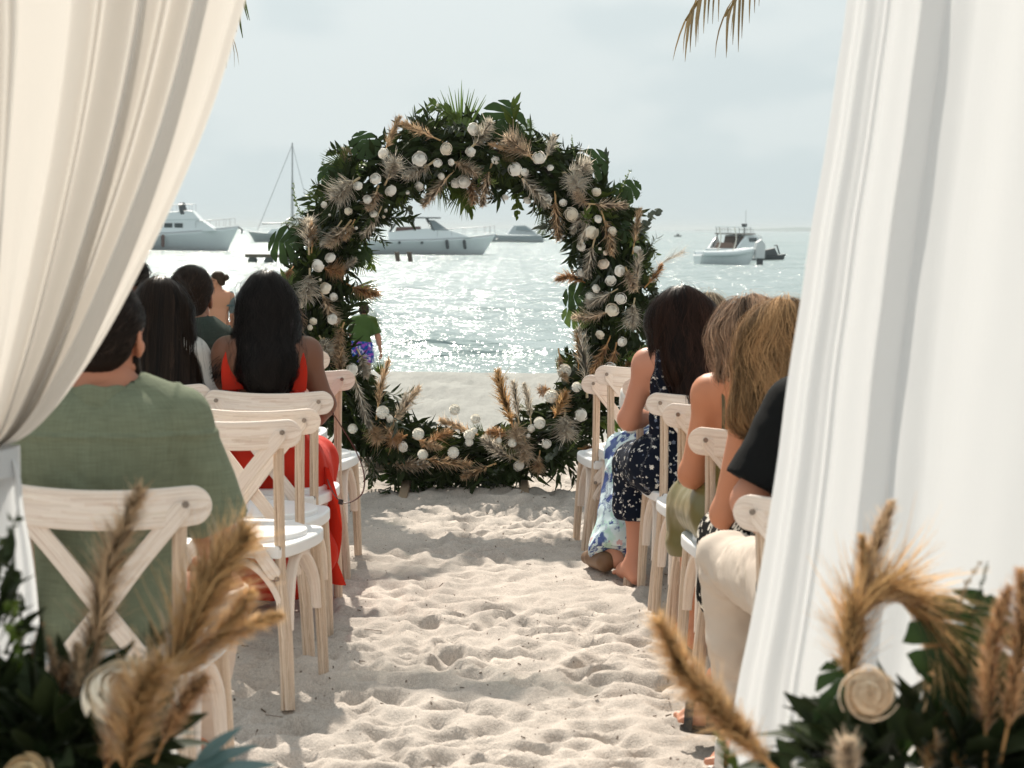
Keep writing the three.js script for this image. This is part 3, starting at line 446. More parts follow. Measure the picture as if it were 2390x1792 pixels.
function shortHair(J, mat, parent, o) {
  const F = new Field(0.02), q = J.headQ, s = J.man ? 1.06 : 1, i = o.inf ?? 0.008, P = (x, y, z) => V(x, y, z).multiplyScalar(s).applyQuaternion(q).add(J.head);
  F.ell(P(0, 0.036, 0.018), V(0.076 * s + i, 0.09 * s + i, 0.093 * s + i), q).ell(P(0, -0.012, 0.045), V(0.066 * s + i, 0.06 * s + i, 0.055 * s + i), q);
  const nq = q.clone().invert(), L = V();
  F.cutters = [(x, y, z) => { L.set(x - J.head.x, y - J.head.y, z - J.head.z).applyQuaternion(nq).divideScalar(s); const line = L.z > 0.035 ? lerp(-0.03, -0.066, clamp((L.z - 0.035) / 0.03)) : L.z > -0.012 ? lerp(0.022, -0.03, sst(L.z, 0.0, 0.05)) : lerp(0.07, 0.022, sst(L.z, -0.1, -0.012)); return (line + (o.up ?? 0) - L.y) * 0.8 + 0.004 * (vn3(x * 160, y * 160, z * 160) - 0.5); }];
  const r = rng(o.seed), g = white(netMesh(F.fn, J.head.clone().addScalar(-0.16), J.head.clone().addScalar(0.17), 0.0055), 0.8);
  const c = F.cutters; F.cutters = null;
  g.add(strandsOn(F.fn, r, { n: o.n, width: 0.0022, off: [-0.003, o.puff ?? 0.006], wave: o.wave ?? 0.003, freq: 120, max: 5, step: o.step ?? 0.009, streak: 0.2,
    root: (r) => { for (;;) { const a = r() * 6.28, b = Math.acos(1 - 1.6 * r()), p = P(Math.sin(b) * Math.cos(a) * 0.085, 0.036 + Math.cos(b) * 0.098, 0.018 + Math.sin(b) * Math.sin(a) * 0.1); if (c[0](p.x, p.y - 0.012, p.z) < -0.006) return p; } },
    end: () => -9, pull: (p, r) => V(r() - 0.5, -0.6 + 0.5 * r(), 0.5 + 0.5 * r()) }));
  if (o.extra) o.extra(g, F, r, P);
  return part('hair', g, mat, parent, o.label);
}
const skin = (r, g, b) => phy(r, g, b, 0.5, { specularIntensity: 0.6, sheen: 0.15, sheenColor: new THREE.Color().setRGB(0.9, 0.6, 0.5), sheenRoughness: 0.5 });
function collarBand(J, mat, parent, o = {}) {
  const pts = [], c = J.neck.clone().add(V(0, o.y ?? 0.02, 0.006)), rx = o.rx ?? 0.078, rz = o.rz ?? 0.08, g = new G(), n = 40, h = o.h ?? 0.045;
  for (let k = 0; k <= n; k++) { const a = -Math.PI * 0.93 + k / n * Math.PI * 1.86, dip = -0.03 * (0.5 - 0.5 * Math.cos(a)) * 1; for (const [f, y] of [[0.98, h], [1.03, h * 0.98], [1.16, 0.0], [1.13, -0.006]]) g.v(c.clone().add(V(Math.sin(a) * rx * f, y + dip + 0.003 * Math.sin(k * 1.1), Math.cos(a) * rz * f)), null, k / n * 0.5, y); }
  for (let k = 0; k < n; k++) for (let q = 0; q < 3; q++) g.quad(k * 4 + q, (k + 1) * 4 + q, (k + 1) * 4 + q + 1, k * 4 + q + 1);
  return part('collar', g, mat, parent);
}
// ---------------------------------------------------------------- the guests
function standing(o = {}) {
  const J = seated(o), s = o.s ?? 1, Y = (y) => y;
  J.hip = V(0, 0.93, 0); J.waist = V(0, 1.1, 0.005); J.chest = V(0, 1.27, 0.0); J.neck = V(0, 1.415, 0.01); J.head = V(o.hx ?? 0, 1.545, -0.01);
  both((k, n) => { const sw = (J.man ? 0.178 : 0.15) * J.w; J['sh' + n] = V(k * sw, 1.365, 0.01); J['hp' + n] = V(k * 0.09 * J.w, 0.9, 0); J['kn' + n] = V(k * 0.1, 0.49, -0.02); J['an' + n] = V(k * 0.1, 0.08, 0.03); J['to' + n] = V(k * 0.12, 0.03, -0.14); J['el' + n] = V(k * (sw + 0.05), 1.1, 0.03); J['wr' + n] = V(k * (sw + 0.06), 0.87, -0.03); J['hd' + n] = V(k * (sw + 0.055), 0.78, -0.06); });
  return Object.assign(J, o.J || {});
}
function guest(key, label, group, J, px, d, turn = 0, y = 0) { const p = at(px, 900, d); p.y = y; return thing('person', label, 'person', p, turn, group); }
const boxOf = (J, lowY, highY) => { const lo = V(1e9, 0, 1e9), hi = V(-1e9, 0, -1e9); for (const k in J) if (J[k]?.isVector3 && !k.startsWith('pn')) { lo.min(J[k]); hi.max(J[k]); } lo.addScalar(-0.2); hi.addScalar(0.2); lo.y = lowY; hi.y = highY; return [lo, hi]; };
// a shirt: torso and sleeves a little larger than the body, cut off at hem, neck and cuffs
function shirt(J, mat, parent, o) {
  const F = new Field(o.k ?? 0.04), inf = o.inf ?? 0.016; limbsOf(J, F, inf, ['torso']);
  if (o.loose) { F.ell(J.waist.clone().add(V(0, -0.02, 0.03)), V(0.165 * J.w + o.loose, 0.22, 0.125 + o.loose)); F.ell(J.hip.clone().add(V(0, 0.04, 0.04)), V(0.19 * J.w + o.loose, 0.16, 0.14 + o.loose)); }
  if (o.sleeve) both((k, n) => { const a = J['sh' + n], b = J['el' + n], e = a.clone().lerp(b, o.sleeve), dir = b.clone().sub(a).normalize(), m = J.man ? 1.14 : 1; F.cone(a, e.clone().lerp(b, 0.5), 0.053 * m * J.w + inf, 0.055 * m * J.w + inf + (o.flare ?? 0.01), [e, dir]); if (o.long) F.cone(J['el' + n], J['wr' + n], 0.05 * m + inf, 0.034 + inf, [J['wr' + n], J['wr' + n].clone().sub(J['el' + n]).normalize()]); });
  const ny = o.neckY ?? J.neck.y + 0.012, nr = J.man ? 0.088 : 0.078, cut = [(x, y, z) => Math.min(y - ny, nr - Math.hypot(x - J.neck.x, z - J.neck.z - 0.005)), (x, y, z) => y - ny - 0.06, (x, y, z) => (o.hem ?? 0.46) - y]; if (o.neckY && o.neckY < J.neck.y - 0.03) cut.push((x, y) => y - o.neckY); if (o.cut) cut.push(...o.cut); F.cutters = cut;
  F.bump = o.bump ?? wrinkle(0.007, 5, 13, o.seed ?? 1);
  const [lo, hi] = boxOf(J, (o.hem ?? 0.46) - 0.02, J.neck.y + 0.1);
  return part(o.name ?? 'shirt', cloth(F, lo, hi, o.cell ?? 0.0095, o.uv ?? around), mat, parent);
}
function trousers(J, mat, parent, o = {}) {
  const F = new Field(0.04), inf = o.inf ?? 0.014; F.ell(J.hip.clone().add(V(0, -0.01, 0.01)), V(0.175 * J.w + inf, 0.13 + inf, 0.13 + inf));
  both((k, n) => { const h = J['hp' + n], a = J['kn' + n], b = J['an' + n], dir = b.clone().sub(a).normalize(), e = b.clone().addScaledVector(dir, o.drop ?? 0.0); F.cone(h, a, 0.096 * J.w + inf, 0.066 + inf); F.cone(a, e.clone().addScaledVector(dir, 0.06), 0.064 + inf, (o.cuff ?? 0.052) + inf, [e, dir]); });
  F.cutters = [(x, y, z) => y - (o.top ?? 0.66)]; { const fo = o.fold ?? 0.008, sd = o.seed ?? 4; F.bump = (x, y, z) => fo * (1.1 - 2.6 * Math.abs(2 * fbm3(x * 6 + sd, y * 9 + z * 5, z * 6, 3) - 1)); }
  const [lo, hi] = boxOf(J, 0.0, (o.top ?? 0.66) + 0.02); return part('trousers', cloth(F, lo, hi, o.cell ?? 0.0105, o.uv ?? around), mat, parent);
}
function skirt(J, mat, parent, o = {}) {
  const F = new Field(0.06), inf = o.inf ?? 0.018; F.ell(J.hip.clone().add(V(0, 0.0, 0.015)), V(0.18 * J.w + inf, 0.14 + inf, 0.14 + inf));
  both((k, n) => { F.cone(J['hp' + n], J['kn' + n], 0.1 * J.w + inf, 0.075 + inf); F.cone(J['kn' + n], J['kn' + n].clone().lerp(J['an' + n], o.down ?? 0.4), 0.075 + inf, 0.085 + inf); }); F.cone(J.hpL.clone().lerp(J.hpR, 0.5), J.knL.clone().lerp(J.knR, 0.5), 0.1, 0.08);
  for (const e of o.extra ?? []) F.cone(...e);
  F.cutters = [(x, y, z) => y - (o.top ?? 0.7), (x, y, z) => (o.hem ?? 0.2) - y]; F.bump = wrinkle(o.fold ?? 0.009, 8, 6, o.seed ?? 2);
  const [lo, hi] = boxOf(J, (o.hem ?? 0.2) - 0.02, (o.top ?? 0.7) + 0.02); if (o.pad) { lo.addScalar(-o.pad); hi.addScalar(o.pad); } return part(o.name ?? 'skirt', cloth(F, lo, hi, 0.0105, o.uv ?? around), mat, parent);
}
const CAT_L = 'guests seated left of the aisle', CAT_R = 'guests seated right of the aisle';
const prints = {
  navy: canvasTex(512, 512, (c, w, h) => { c.fillStyle = '#0d1526'; c.fillRect(0, 0, w, h); const r = rng(3); for (let k = 0; k < 150; k++) { const x = r() * w, y = r() * h, s = 4 + r() * 9; c.fillStyle = r() < 0.8 ? '#e9e6df' : '#7f8aa0'; for (const dx of [0, -w, w]) for (const dy of [0, -h, h]) for (let p = 0; p < 5; p++) { const a = p * 1.257 + k; if (hash3(k, p, 1) < 0.25) continue; c.beginPath(); c.ellipse(x + dx + Math.cos(a) * s * 0.7, y + dy + Math.sin(a) * s * 0.7, s * 0.55, s * 0.4, a, 0, 7); c.fill(); } } }, true, [3.6, 3.6]),
  black: canvasTex(512, 512, (c, w, h) => { c.fillStyle = '#0a0a0a'; c.fillRect(0, 0, w, h); const r = rng(9); for (let k = 0; k < 120; k++) { const x = r() * w, y = r() * h, s = 8 + r() * 18, a = 1.0 + r() * 0.8; c.fillStyle = '#e6ddcf'; for (const dx of [0, -w, w]) for (const dy of [0, -h, h]) { c.beginPath(); c.ellipse(x + dx, y + dy, s, s * 0.42, a, 0, 7); c.ellipse(x + dx + s * 0.6, y + dy + s * 0.5, s * 0.5, s * 0.4, a + 1, 0, 7); c.fill(); } } }, true, [3.4, 3.4]),
  blue: pixTex(512, 512, (u, v) => { const a = pfbm(u, v, 5, 4, 3, 5), b = pfbm(u, v, 9, 7, 17, 5), c = pfbm(u + 0.1 * a, v + 0.1 * b, 4, 4, 31, 5); const k = sst(c + 0.35 * (b - 0.5), 0.56, 0.64), g = sst(a, 0.55, 0.7), p = sst(b, 0.66, 0.72); let r = [0.86, 0.93, 0.95]; r = r.map((x, i) => lerp(x, [0.72, 0.88, 0.82][i], g * 0.8)); r = r.map((x, i) => lerp(x, [0.85, 0.66, 0.66][i], p * 0.8)); return r.map((x, i) => lerp(x, [0.16, 0.22, 0.46][i], k * (0.6 + 0.4 * b))); }, [3, 3], true),
  swim: pixTex(128, 128, (u, v) => { const a = pfbm(u, v, 4, 4, 3, 3), b = pfbm(u, v, 4, 4, 9, 3); return a > 0.56 ? [0.85, 0.8, 0.9] : b > 0.55 ? [0.6, 0.3, 0.7] : [0.1, 0.3, 0.6]; }, [5, 5], true),
};
const fabric = (r, g, b, o = {}) => phy(r, g, b, 0.9, { specularIntensity: 0.3, bumpMap: weave, bumpScale: 0.0007, side: THREE.DoubleSide, ...o });

{ // the man in the green shirt
  const J = seated({ man: true, s: 1.05, w: 0.97, yaw: -0.22, pitch: -0.02, hx: 0.005, J: { head: V(0.005, 1.212, 0.0), shR: V(0.172, 1.026, 0.03), shL: V(-0.172, 1.026, 0.03), elR: V(0.245, 0.765, -0.03), wrR: V(0.225, 0.65, -0.25), hdR: V(0.185, 0.62, -0.34), knR: V(0.20, 0.525, -0.46), anR: V(0.10, 0.09, -0.80), toR: V(0.12, 0.035, -0.97), knL: V(-0.16, 0.52, -0.48) } });
  const t = guest('A', 'man with short dark hair and beard in a sage green linen shirt, seen from behind', CAT_L, J, 246, 4.47, 0.02, 0.02), [b] = bodyGeo(J);
  part('body', b, skin(0.50, 0.215, 0.13), t);
  const LINEN = fabric(0.235, 0.265, 0.18, { map: linenCol });
  const dart = (x, y, z) => wrinkle(0.011, 4, 10, 3)(x, y, z) - 0.008 * Math.exp(-((y - 1.0) ** 2) / 0.000025) * (z > 0 ? 1 : 0) - 0.007 * Math.exp(-((Math.abs(x) - 0.172) ** 2) / 0.00002) * sst(y, 0.84, 0.9) + (z > 0.02 ? 0.004 * Math.exp(-((x - 0.02) ** 2) / 0.00016) - 0.010 * Math.exp(-((x + 0.012) ** 2) / 0.0001) * sst(y, 0.6, 0.75) * (1 - sst(y, 0.9, 1.0)) * 1 + 0.012 * (1 - sst(y, 0.5, 0.68)) * (Math.sin(y * 70 + x * 9 + 4 * vn3(x * 5, y * 5, 1)) * 0.5) : 0);
  shirt(J, LINEN, t, { k: 0.022, sleeve: 0.94, loose: 0.008, inf: 0.016, hem: 0.47, neckY: J.neck.y - 0.026, flare: 0.014, bump: dart, cell: 0.0085 });
  collarBand(J, LINEN, t, { rx: 0.088, rz: 0.088, h: 0.046, y: -0.036 });
  trousers(J, fabric(0.60, 0.50, 0.43), t, { cuff: 0.06, drop: 0.02, top: 0.555 });
  const HB = HAIR(0.02, 0.013, 0.010); shortHair(J, HB, t, { n: 5200, seed: 4, puff: 0.006, up: -0.004 });
  const B = new Field(0.015), P = (x, y, z) => V(x, y, z).multiplyScalar(1.06).applyQuaternion(J.headQ).add(J.head); both((k) => { B.cone(P(k * 0.058, -0.045, -0.005), P(k * 0.045, -0.085, -0.04), 0.017, 0.02).cone(P(k * 0.045, -0.085, -0.04), P(0, -0.105, -0.075), 0.02, 0.024); });
  const bg = white(netMesh(B.fn, J.head.clone().addScalar(-0.16), J.head.clone().addScalar(0.14), 0.006), 0.9); bg.add(strandsOn(B.fn, rng(12), { n: 1100, width: 0.0016, off: [-0.002, 0.006], wave: 0.002, freq: 100, max: 4, step: 0.007, root: (r) => { const k = r() < 0.5 ? -1 : 1, q = r(); return P(k * lerp(0.062, 0.01, q), lerp(-0.04, -0.11, q), lerp(0, -0.08, q)); }, end: () => -9, pull: (p, r) => V(r() - 0.5, -1, 0) }));
  part('beard', bg, HB, t);
}
{ // the woman in red
  const J = seated({ s: 0.97, w: 1.0, pitch: 0.03, J: { elR: V(0.225, 0.80, 0.03), wrR: V(0.13, 0.67, -0.22) } });
  const t = guest('E', 'woman with long black wavy hair in a red halter dress', CAT_L, J, 626, 7.49, 0.0, 0.01), [b] = bodyGeo(J);
  part('body', b, skin(0.17, 0.075, 0.045), t);
  const RED = fabric(0.66, 0.034, 0.014, { roughness: 0.8, transmission: 0.25, thickness: 0 });
  shirt(J, RED, t, { name: 'dress_top', inf: 0.012, hem: 0.5, neckY: 0.99, bump: (x, y, z) => wrinkle(0.005, 5, 10, 7)(x, y, z) + 0.004 * Math.sin(x * 260 + 6 * y), cut: [(x, y, z) => (z > 0 ? (y - 0.80 - 1.15 * Math.max(0, Math.abs(x) - 0.055)) * 0.65 : -1), (x) => Math.abs(x) - 0.155] });
  both((k) => part('halter_strap', sweep([V(k * 0.12, 0.86, 0.115), V(k * 0.125, 0.97, 0.115), V(k * 0.098, 1.05, 0.085), V(k * 0.06, 1.09, 0.06), V(k * 0.015, 1.085, 0.08)], (s, L) => lerp(0.085, 0.02, sst(s / L, 0.1, 1)), 0.012, V(1, 0, 0), { n: 14, m: 14, round: 0.6 }), RED, t));
  skirt(J, RED, t, { down: 0.95, hem: 0.03, fold: 0.014, seed: 5, pad: 0.15, extra: [[V(0.15, 0.5, 0.02), V(0.215, 0.2, 0.05), 0.06, 0.055], [V(0.215, 0.22, 0.05), V(0.17, 0.06, 0.08), 0.05, 0.03], [V(0.16, 0.48, -0.1), V(0.16, 0.1, -0.2), 0.08, 0.07], [V(0.05, 0.4, 0.0), V(0.05, 0.08, 0.02), 0.1, 0.09], [V(-0.1, 0.4, 0.0), V(-0.1, 0.08, 0.0), 0.1, 0.09]] });
  const hem = new G(); for (let k = 0; k <= 10; k++) for (let q = 0; q <= 10; q++) { const u = k / 10, v = q / 10, a = V(lerp(0.12, 0.245 + 0.05 * Math.sin(v * 3.1), u), lerp(0.57, 0.10, v) - 0.02 * u, 0.04 + 0.035 * Math.sin(u * 7 + v * 2) - 0.05 * v); if (v > 0.8) a.x += 0.06 * (v - 0.8) * 5 * u; hem.v(a, null, u, v); } for (let k = 0; k < 10; k++) for (let q = 0; q < 10; q++) { const o = k * 11 + q; hem.quad(o, o + 1, o + 12, o + 11); }
  part('skirt_fold', hem, RED, t);
  longHair(J, HAIR(0.012, 0.009, 0.008, 0.36), t, { seed: 31, low: -0.36, n: 5200, wave: 0.022, freq: 32, lump: 0.028, inf: 0.002, fly: 260, puff: 0.020, rag: 0.07, width: 0.0024, falls: [[0, -0.02, 0.06, 0.01, -0.28, 0.155, 0.075, 0.055], [-0.04, 0, 0.04, -0.06, -0.24, 0.12, 0.06, 0.035], [0.045, 0, 0.04, 0.075, -0.24, 0.12, 0.06, 0.04], [-0.07, -0.06, 0.01, -0.105, -0.2, 0.05, 0.035, 0.02], [0.07, -0.06, 0.01, 0.11, -0.18, 0.06, 0.035, 0.022], [0.0, -0.24, 0.15, 0.01, -0.35, 0.16, 0.055, 0.02], [0.05, -0.2, 0.14, 0.06, -0.32, 0.155, 0.04, 0.015]],
    extra: (g, F, r) => { const f2 = new Field(0.03).cone(J.head.clone().add(V(-0.1, -0.12, 0.02)), J.head.clone().add(V(-0.2, -0.26, 0.03)), 0.03, 0.04); g.add(strandsOn(f2.fn, r, { n: 320, width: 0.0017, off: [-0.02, 0.03], wave: 0.014, freq: 40, max: 16, step: 0.015, streak: 0.5, root: (r) => J.head.clone().add(V(-0.09 + 0.03 * r(), -0.08 - 0.1 * r(), 0.02 + 0.04 * r())), end: (r) => J.head.y - 0.22 - 0.14 * r(), pull: () => V(-0.75, -1, 0.05) })); } });
}
{ // the man in the dark shirt
  const J = seated({ man: true, s: 0.95, w: 0.92, yaw: -0.12 });
  const t = guest('H', 'man with short curly dark hair in a dark green grey shirt', CAT_L, J, 450, 8.12, 0, 0.02), [b] = bodyGeo(J);
  part('body', b, skin(0.40, 0.19, 0.12), t);
  const M = fabric(0.055, 0.072, 0.058, { map: linenCol }); shirt(J, M, t, { sleeve: 0.9, inf: 0.016, loose: 0.008, bump: (x, y, z) => wrinkle(0.006, 5, 12, 9)(x, y, z) - 0.004 * Math.exp(-((y - 0.985) ** 2) / 0.00004) }); collarBand(J, M, t, { rx: 0.082, rz: 0.084, h: 0.048, y: 0.0 });
  trousers(J, fabric(0.30, 0.26, 0.21), t);
  shortHair(J, HAIR(0.030, 0.018, 0.012), t, { n: 4600, seed: 14, puff: 0.009, wave: 0.006, inf: 0.008, up: -0.012 });
}
{ // the woman with long straight hair
  const J = seated({ s: 0.90, w: 0.98, hx: 0.035, roll: 0.05, yaw: -0.1 });
  const t = guest('G', 'woman with long straight dark brown hair in a white blouse', CAT_L, J, 362, 7.52, -0.05, 0.03), [b] = bodyGeo(J);
  part('body', b, skin(0.46, 0.22, 0.14), t);
  shirt(J, fabric(0.66, 0.64, 0.60), t, { name: 'blouse', sleeve: 0.9, inf: 0.018, flare: 0.02 }); skirt(J, fabric(0.3, 0.27, 0.24), t);
  longHair(J, HAIR(0.020, 0.012, 0.008, 0.34), t, { seed: 41, low: -0.37, n: 3200, wave: 0.003, freq: 12, lump: 0.008, inf: 0.012, fly: 160, falls: [[0, -0.02, 0.05, 0.01, -0.36, 0.15, 0.085, 0.07], [-0.05, 0, 0.03, -0.05, -0.34, 0.12, 0.07, 0.05], [0.05, 0, 0.03, 0.075, -0.35, 0.12, 0.07, 0.045], [0.06, -0.08, 0.05, 0.135, -0.36, 0.13, 0.065, 0.06], [0.02, -0.1, 0.08, 0.05, -0.38, 0.15, 0.08, 0.08]] });
  const e = new THREE.SphereGeometry(0.007, 12, 8).translate(J.head.x + 0.082, J.head.y - 0.045, J.head.z + 0.005); part('earring', e, std(0.9, 0.85, 0.7, 0.2, { metalness: 0.9 }), t);
}
{ // the man in glasses by the curtain
  const J = seated({ man: true, s: 1.0, w: 0.95, yaw: -0.95, hx: 0.0 });
  const t = guest('I', 'dark haired man in glasses turning his head, half behind the swagged curtain', CAT_L, J, 303, 8.17, 0, 0.02), [b] = bodyGeo(J);
  part('body', b, skin(0.36, 0.17, 0.11), t); shirt(J, fabric(0.42, 0.42, 0.40), t, { sleeve: 0.9 }); trousers(J, fabric(0.12, 0.12, 0.13), t);
  shortHair(J, HAIR(0.022, 0.014, 0.010), t, { n: 4200, seed: 24, puff: 0.013, inf: 0.012, up: -0.006 });
  const g = thing('glasses', 'dark framed glasses on the man beside the swagged curtain', 'glasses', t.position.clone()); const P = (x, y, z) => V(x, y, z).multiplyScalar(1.06).applyQuaternion(J.headQ).add(J.head), M = std(0.02, 0.018, 0.016, 0.3);
  both((k) => { part('frame', new THREE.TorusGeometry(0.024, 0.0035, 8, 24).applyMatrix4(mtx(P(k * 0.033, 0.006, -0.106), J.headQ)), M, g); part('lens', new THREE.CircleGeometry(0.0225, 20).applyMatrix4(mtx(P(k * 0.033, 0.006, -0.106), J.headQ)), phy(0.03, 0.025, 0.02, 0.1, { side: THREE.DoubleSide }), g); part('temple', sweep([P(k * 0.06, 0.012, -0.105), P(k * 0.082, 0.012, -0.06), P(k * 0.084, 0.014, 0.0)], 0.007, 0.003, V(0, 1, 0), { n: 6 }), M, g); }); part('bridge', tube([P(-0.01, 0.012, -0.108), P(0, 0.016, -0.112), P(0.01, 0.012, -0.108)], 0.003, { n: 4 }), M, g);
}
{ // the woman in navy
  const J = seated({ s: 0.92, w: 1.04, hx: -0.025, yaw: -0.08, J: { elL: V(-0.225, 0.735, -0.05), wrL: V(-0.10, 0.72, -0.27), hdL: V(-0.03, 0.71, -0.33), anL: V(-0.16, 0.08, -0.34), toL: V(-0.2, 0.03, -0.46), knL: V(-0.14, 0.5, -0.42) } });
  const t = guest('R3', 'woman with long dark brown hair in a sleeveless navy and white floral dress', CAT_R, J, 1600, 7.78, 0.05, -0.01), [b] = bodyGeo(J);
  part('body', b, skin(0.56, 0.255, 0.165), t);
  const M = fabric(1, 1, 1, { map: prints.navy });
  shirt(J, M, t, { name: 'dress_top', uv: printed, inf: 0.012, hem: 0.5, cut: [(x, y, z) => (Math.abs(x - J.neck.x) - 0.142 - 0.35 * Math.max(0, 0.96 - y)) * 0.9] });
  skirt(J, M, t, { uv: printed, down: 0.42, hem: 0.27, inf: 0.022, seed: 8 });
  longHair(J, HAIR(0.030, 0.013, 0.008, 0.36), t, { seed: 51, low: -0.40, n: 6000, wave: 0.019, freq: 24, lump: 0.018, inf: 0.004, fly: 260, puff: 0.026, rag: 0.06, width: 0.0021, streak: 0.15, falls: [[0, -0.02, 0.05, 0.07, -0.34, 0.16, 0.09, 0.075], [-0.05, 0, 0.03, -0.015, -0.18, 0.12, 0.075, 0.06], [0.06, 0, 0.03, 0.11, -0.32, 0.12, 0.08, 0.07], [0.08, -0.1, 0.04, 0.15, -0.33, 0.06, 0.06, 0.05], [-0.06, -0.05, 0.03, -0.085, -0.17, 0.06, 0.04, 0.025], [0.07, -0.3, 0.16, 0.085, -0.41, 0.16, 0.08, 0.05]] });
}
{ // the person in floral trousers
  const J = seated({ s: 0.84, w: 0.95, hx: 0.04, yaw: -0.25, J: { knL: V(-0.30, 0.50, -0.30), anL: V(-0.37, 0.10, 0.03), toL: V(-0.43, 0.035, -0.10), hpL: V(-0.11, 0.55, -0.02), elL: V(-0.28, 0.74, -0.05), wrL: V(-0.26, 0.62, -0.22) } });
  const t = guest('R2b', 'grey blonde haired woman in blue and white floral trousers behind the navy dress', CAT_R, J, 1630, 8.37, 0, 0), [b] = bodyGeo(J);
  part('body', b, skin(0.55, 0.27, 0.18), t);
  shirt(J, fabric(0.78, 0.76, 0.72), t, { name: 'blouse', sleeve: 0.95, long: true, inf: 0.016 });
  trousers(J, fabric(1, 1, 1, { map: prints.blue }), t, { uv: printed, cuff: 0.085, drop: 0.035, inf: 0.02, fold: 0.012 });
  longHair(J, HAIR(0.46, 0.36, 0.25, 0.85, 0.3), t, { seed: 61, low: -0.13, n: 2600, wave: 0.004, freq: 20, inf: 0.014, fly: 200, falls: [[0, 0, 0.05, 0, -0.11, 0.07, 0.085, 0.06], [0.05, 0, 0.03, 0.07, -0.1, 0.03, 0.06, 0.04], [-0.05, 0, 0.03, -0.07, -0.1, 0.03, 0.06, 0.04]] });
  const P = J.head; part('earring', new THREE.TorusGeometry(0.013, 0.003, 8, 20).rotateY(1).translate(P.x + 0.085, P.y - 0.06, P.z + 0.01), std(0.8, 0.55, 0.25, 0.25, { metalness: 1 }), t);
  const W = new Field(0.015).cone(V(-0.40, 0.05, 0.07), V(-0.44, 0.045, -0.06), 0.045, 0.045).cone(V(-0.44, 0.045, -0.06), V(-0.47, 0.03, -0.15), 0.042, 0.03); W.cutters = [(x, y) => -0.02 - y]; part('shoe', netMesh(W.fn, V(-0.6, -0.05, -0.25), V(-0.3, 0.14, 0.18), 0.007), std(0.16, 0.085, 0.04, 0.5), t);
}
{ // the woman with the thin strap
  const J = seated({ s: 0.91, w: 0.98, hx: -0.03, yaw: 0.55, roll: 0.05, J: { elL: V(-0.205, 0.69, 0.02), wrL: V(-0.10, 0.62, -0.2), hdL: V(-0.04, 0.6, -0.3) } });
  const t = guest('R5', 'bare shouldered woman with a thin olive strap and messy sunlit hair', CAT_R, J, 1758, 6.37, 0.03, 0), [b] = bodyGeo(J);
  part('body', b, skin(0.55, 0.225, 0.12), t);
  const M = phy(0.14, 0.12, 0.035, 0.32, { sheen: 0.3, sheenColor: new THREE.Color(0.9, 0.7, 0.5), side: THREE.DoubleSide });
  shirt(J, M, t, { name: 'dress_top', inf: 0.012, hem: 0.5, neckY: 0.80 }); skirt(J, M, t, { down: 0.3, hem: 0.34, fold: 0.013 });
  both((k) => part('strap', sweep([V(J.neck.x + k * 0.115, 0.79, J.chest.z + 0.095), V(J.neck.x + k * 0.118, 0.93, J.chest.z + 0.106), V(J.neck.x + k * 0.118, 1.0, J.chest.z + 0.078), V(J.neck.x + k * 0.116, 1.068, J.chest.z + 0.0), V(J.neck.x + k * 0.10, 0.97, J.chest.z - 0.10)], 0.011, 0.006, V(1, 0, 0), { n: 16 }), std(0.10, 0.08, 0.035, 0.6), t));
  longHair(J, HAIR(0.42, 0.28, 0.19, 0.85, 0.4), t, { seed: 71, low: -0.2, n: 2600, puff: 0.035, rag: 0.05, wave: 0.016, freq: 40, streak: 0.45, inf: 0.012, fly: 500, lump: 0.02, falls: [[0, 0, 0.05, 0.02, -0.14, 0.09, 0.08, 0.05], [0.06, -0.02, 0.02, 0.08, -0.17, 0.04, 0.06, 0.035], [-0.05, 0, 0.06, -0.05, -0.1, 0.08, 0.06, 0.04]] });
}
{ // the blonde woman
  const J = seated({ s: 0.95, w: 1.0, hx: -0.055, roll: 0.04, yaw: 0.1, J: { elL: V(-0.212, 0.66, -0.03), wrL: V(-0.12, 0.62, -0.26), hdL: V(-0.06, 0.61, -0.34) } });
  const t = guest('R5b', 'woman with wavy blonde hair in a black and cream patterned top', CAT_R, J, 1868, 5.62, 0.04, 0), [b] = bodyGeo(J);
  part('body', b, skin(0.56, 0.24, 0.135), t);
  const M = fabric(1, 1, 1, { map: prints.black }); shirt(J, M, t, { name: 'dress_top', uv: printed, inf: 0.012, hem: 0.5, cut: [(x, y, z) => (Math.abs(x - J.neck.x) - 0.125 - 0.35 * Math.max(0, 0.96 - y)) * 0.9] }); skirt(J, M, t, { uv: printed, down: 0.4, hem: 0.28 });
  longHair(J, HAIR(0.42, 0.255, 0.125, 0.8, 0.3), t, { seed: 81, low: -0.235, n: 6500, wave: 0.021, freq: 27, streak: 0.2, inf: -0.004, lump: 0.016, fly: 420, puff: 0.028, rag: 0.07, width: 0.0019, falls: [[0, 0, 0.05, 0.0, -0.2, 0.12, 0.09, 0.08], [-0.05, 0, 0.03, -0.08, -0.18, 0.07, 0.065, 0.05], [0.05, 0, 0.03, 0.085, -0.18, 0.07, 0.065, 0.05], [-0.07, -0.14, 0.05, -0.115, -0.22, 0.05, 0.04, 0.025]] });
}
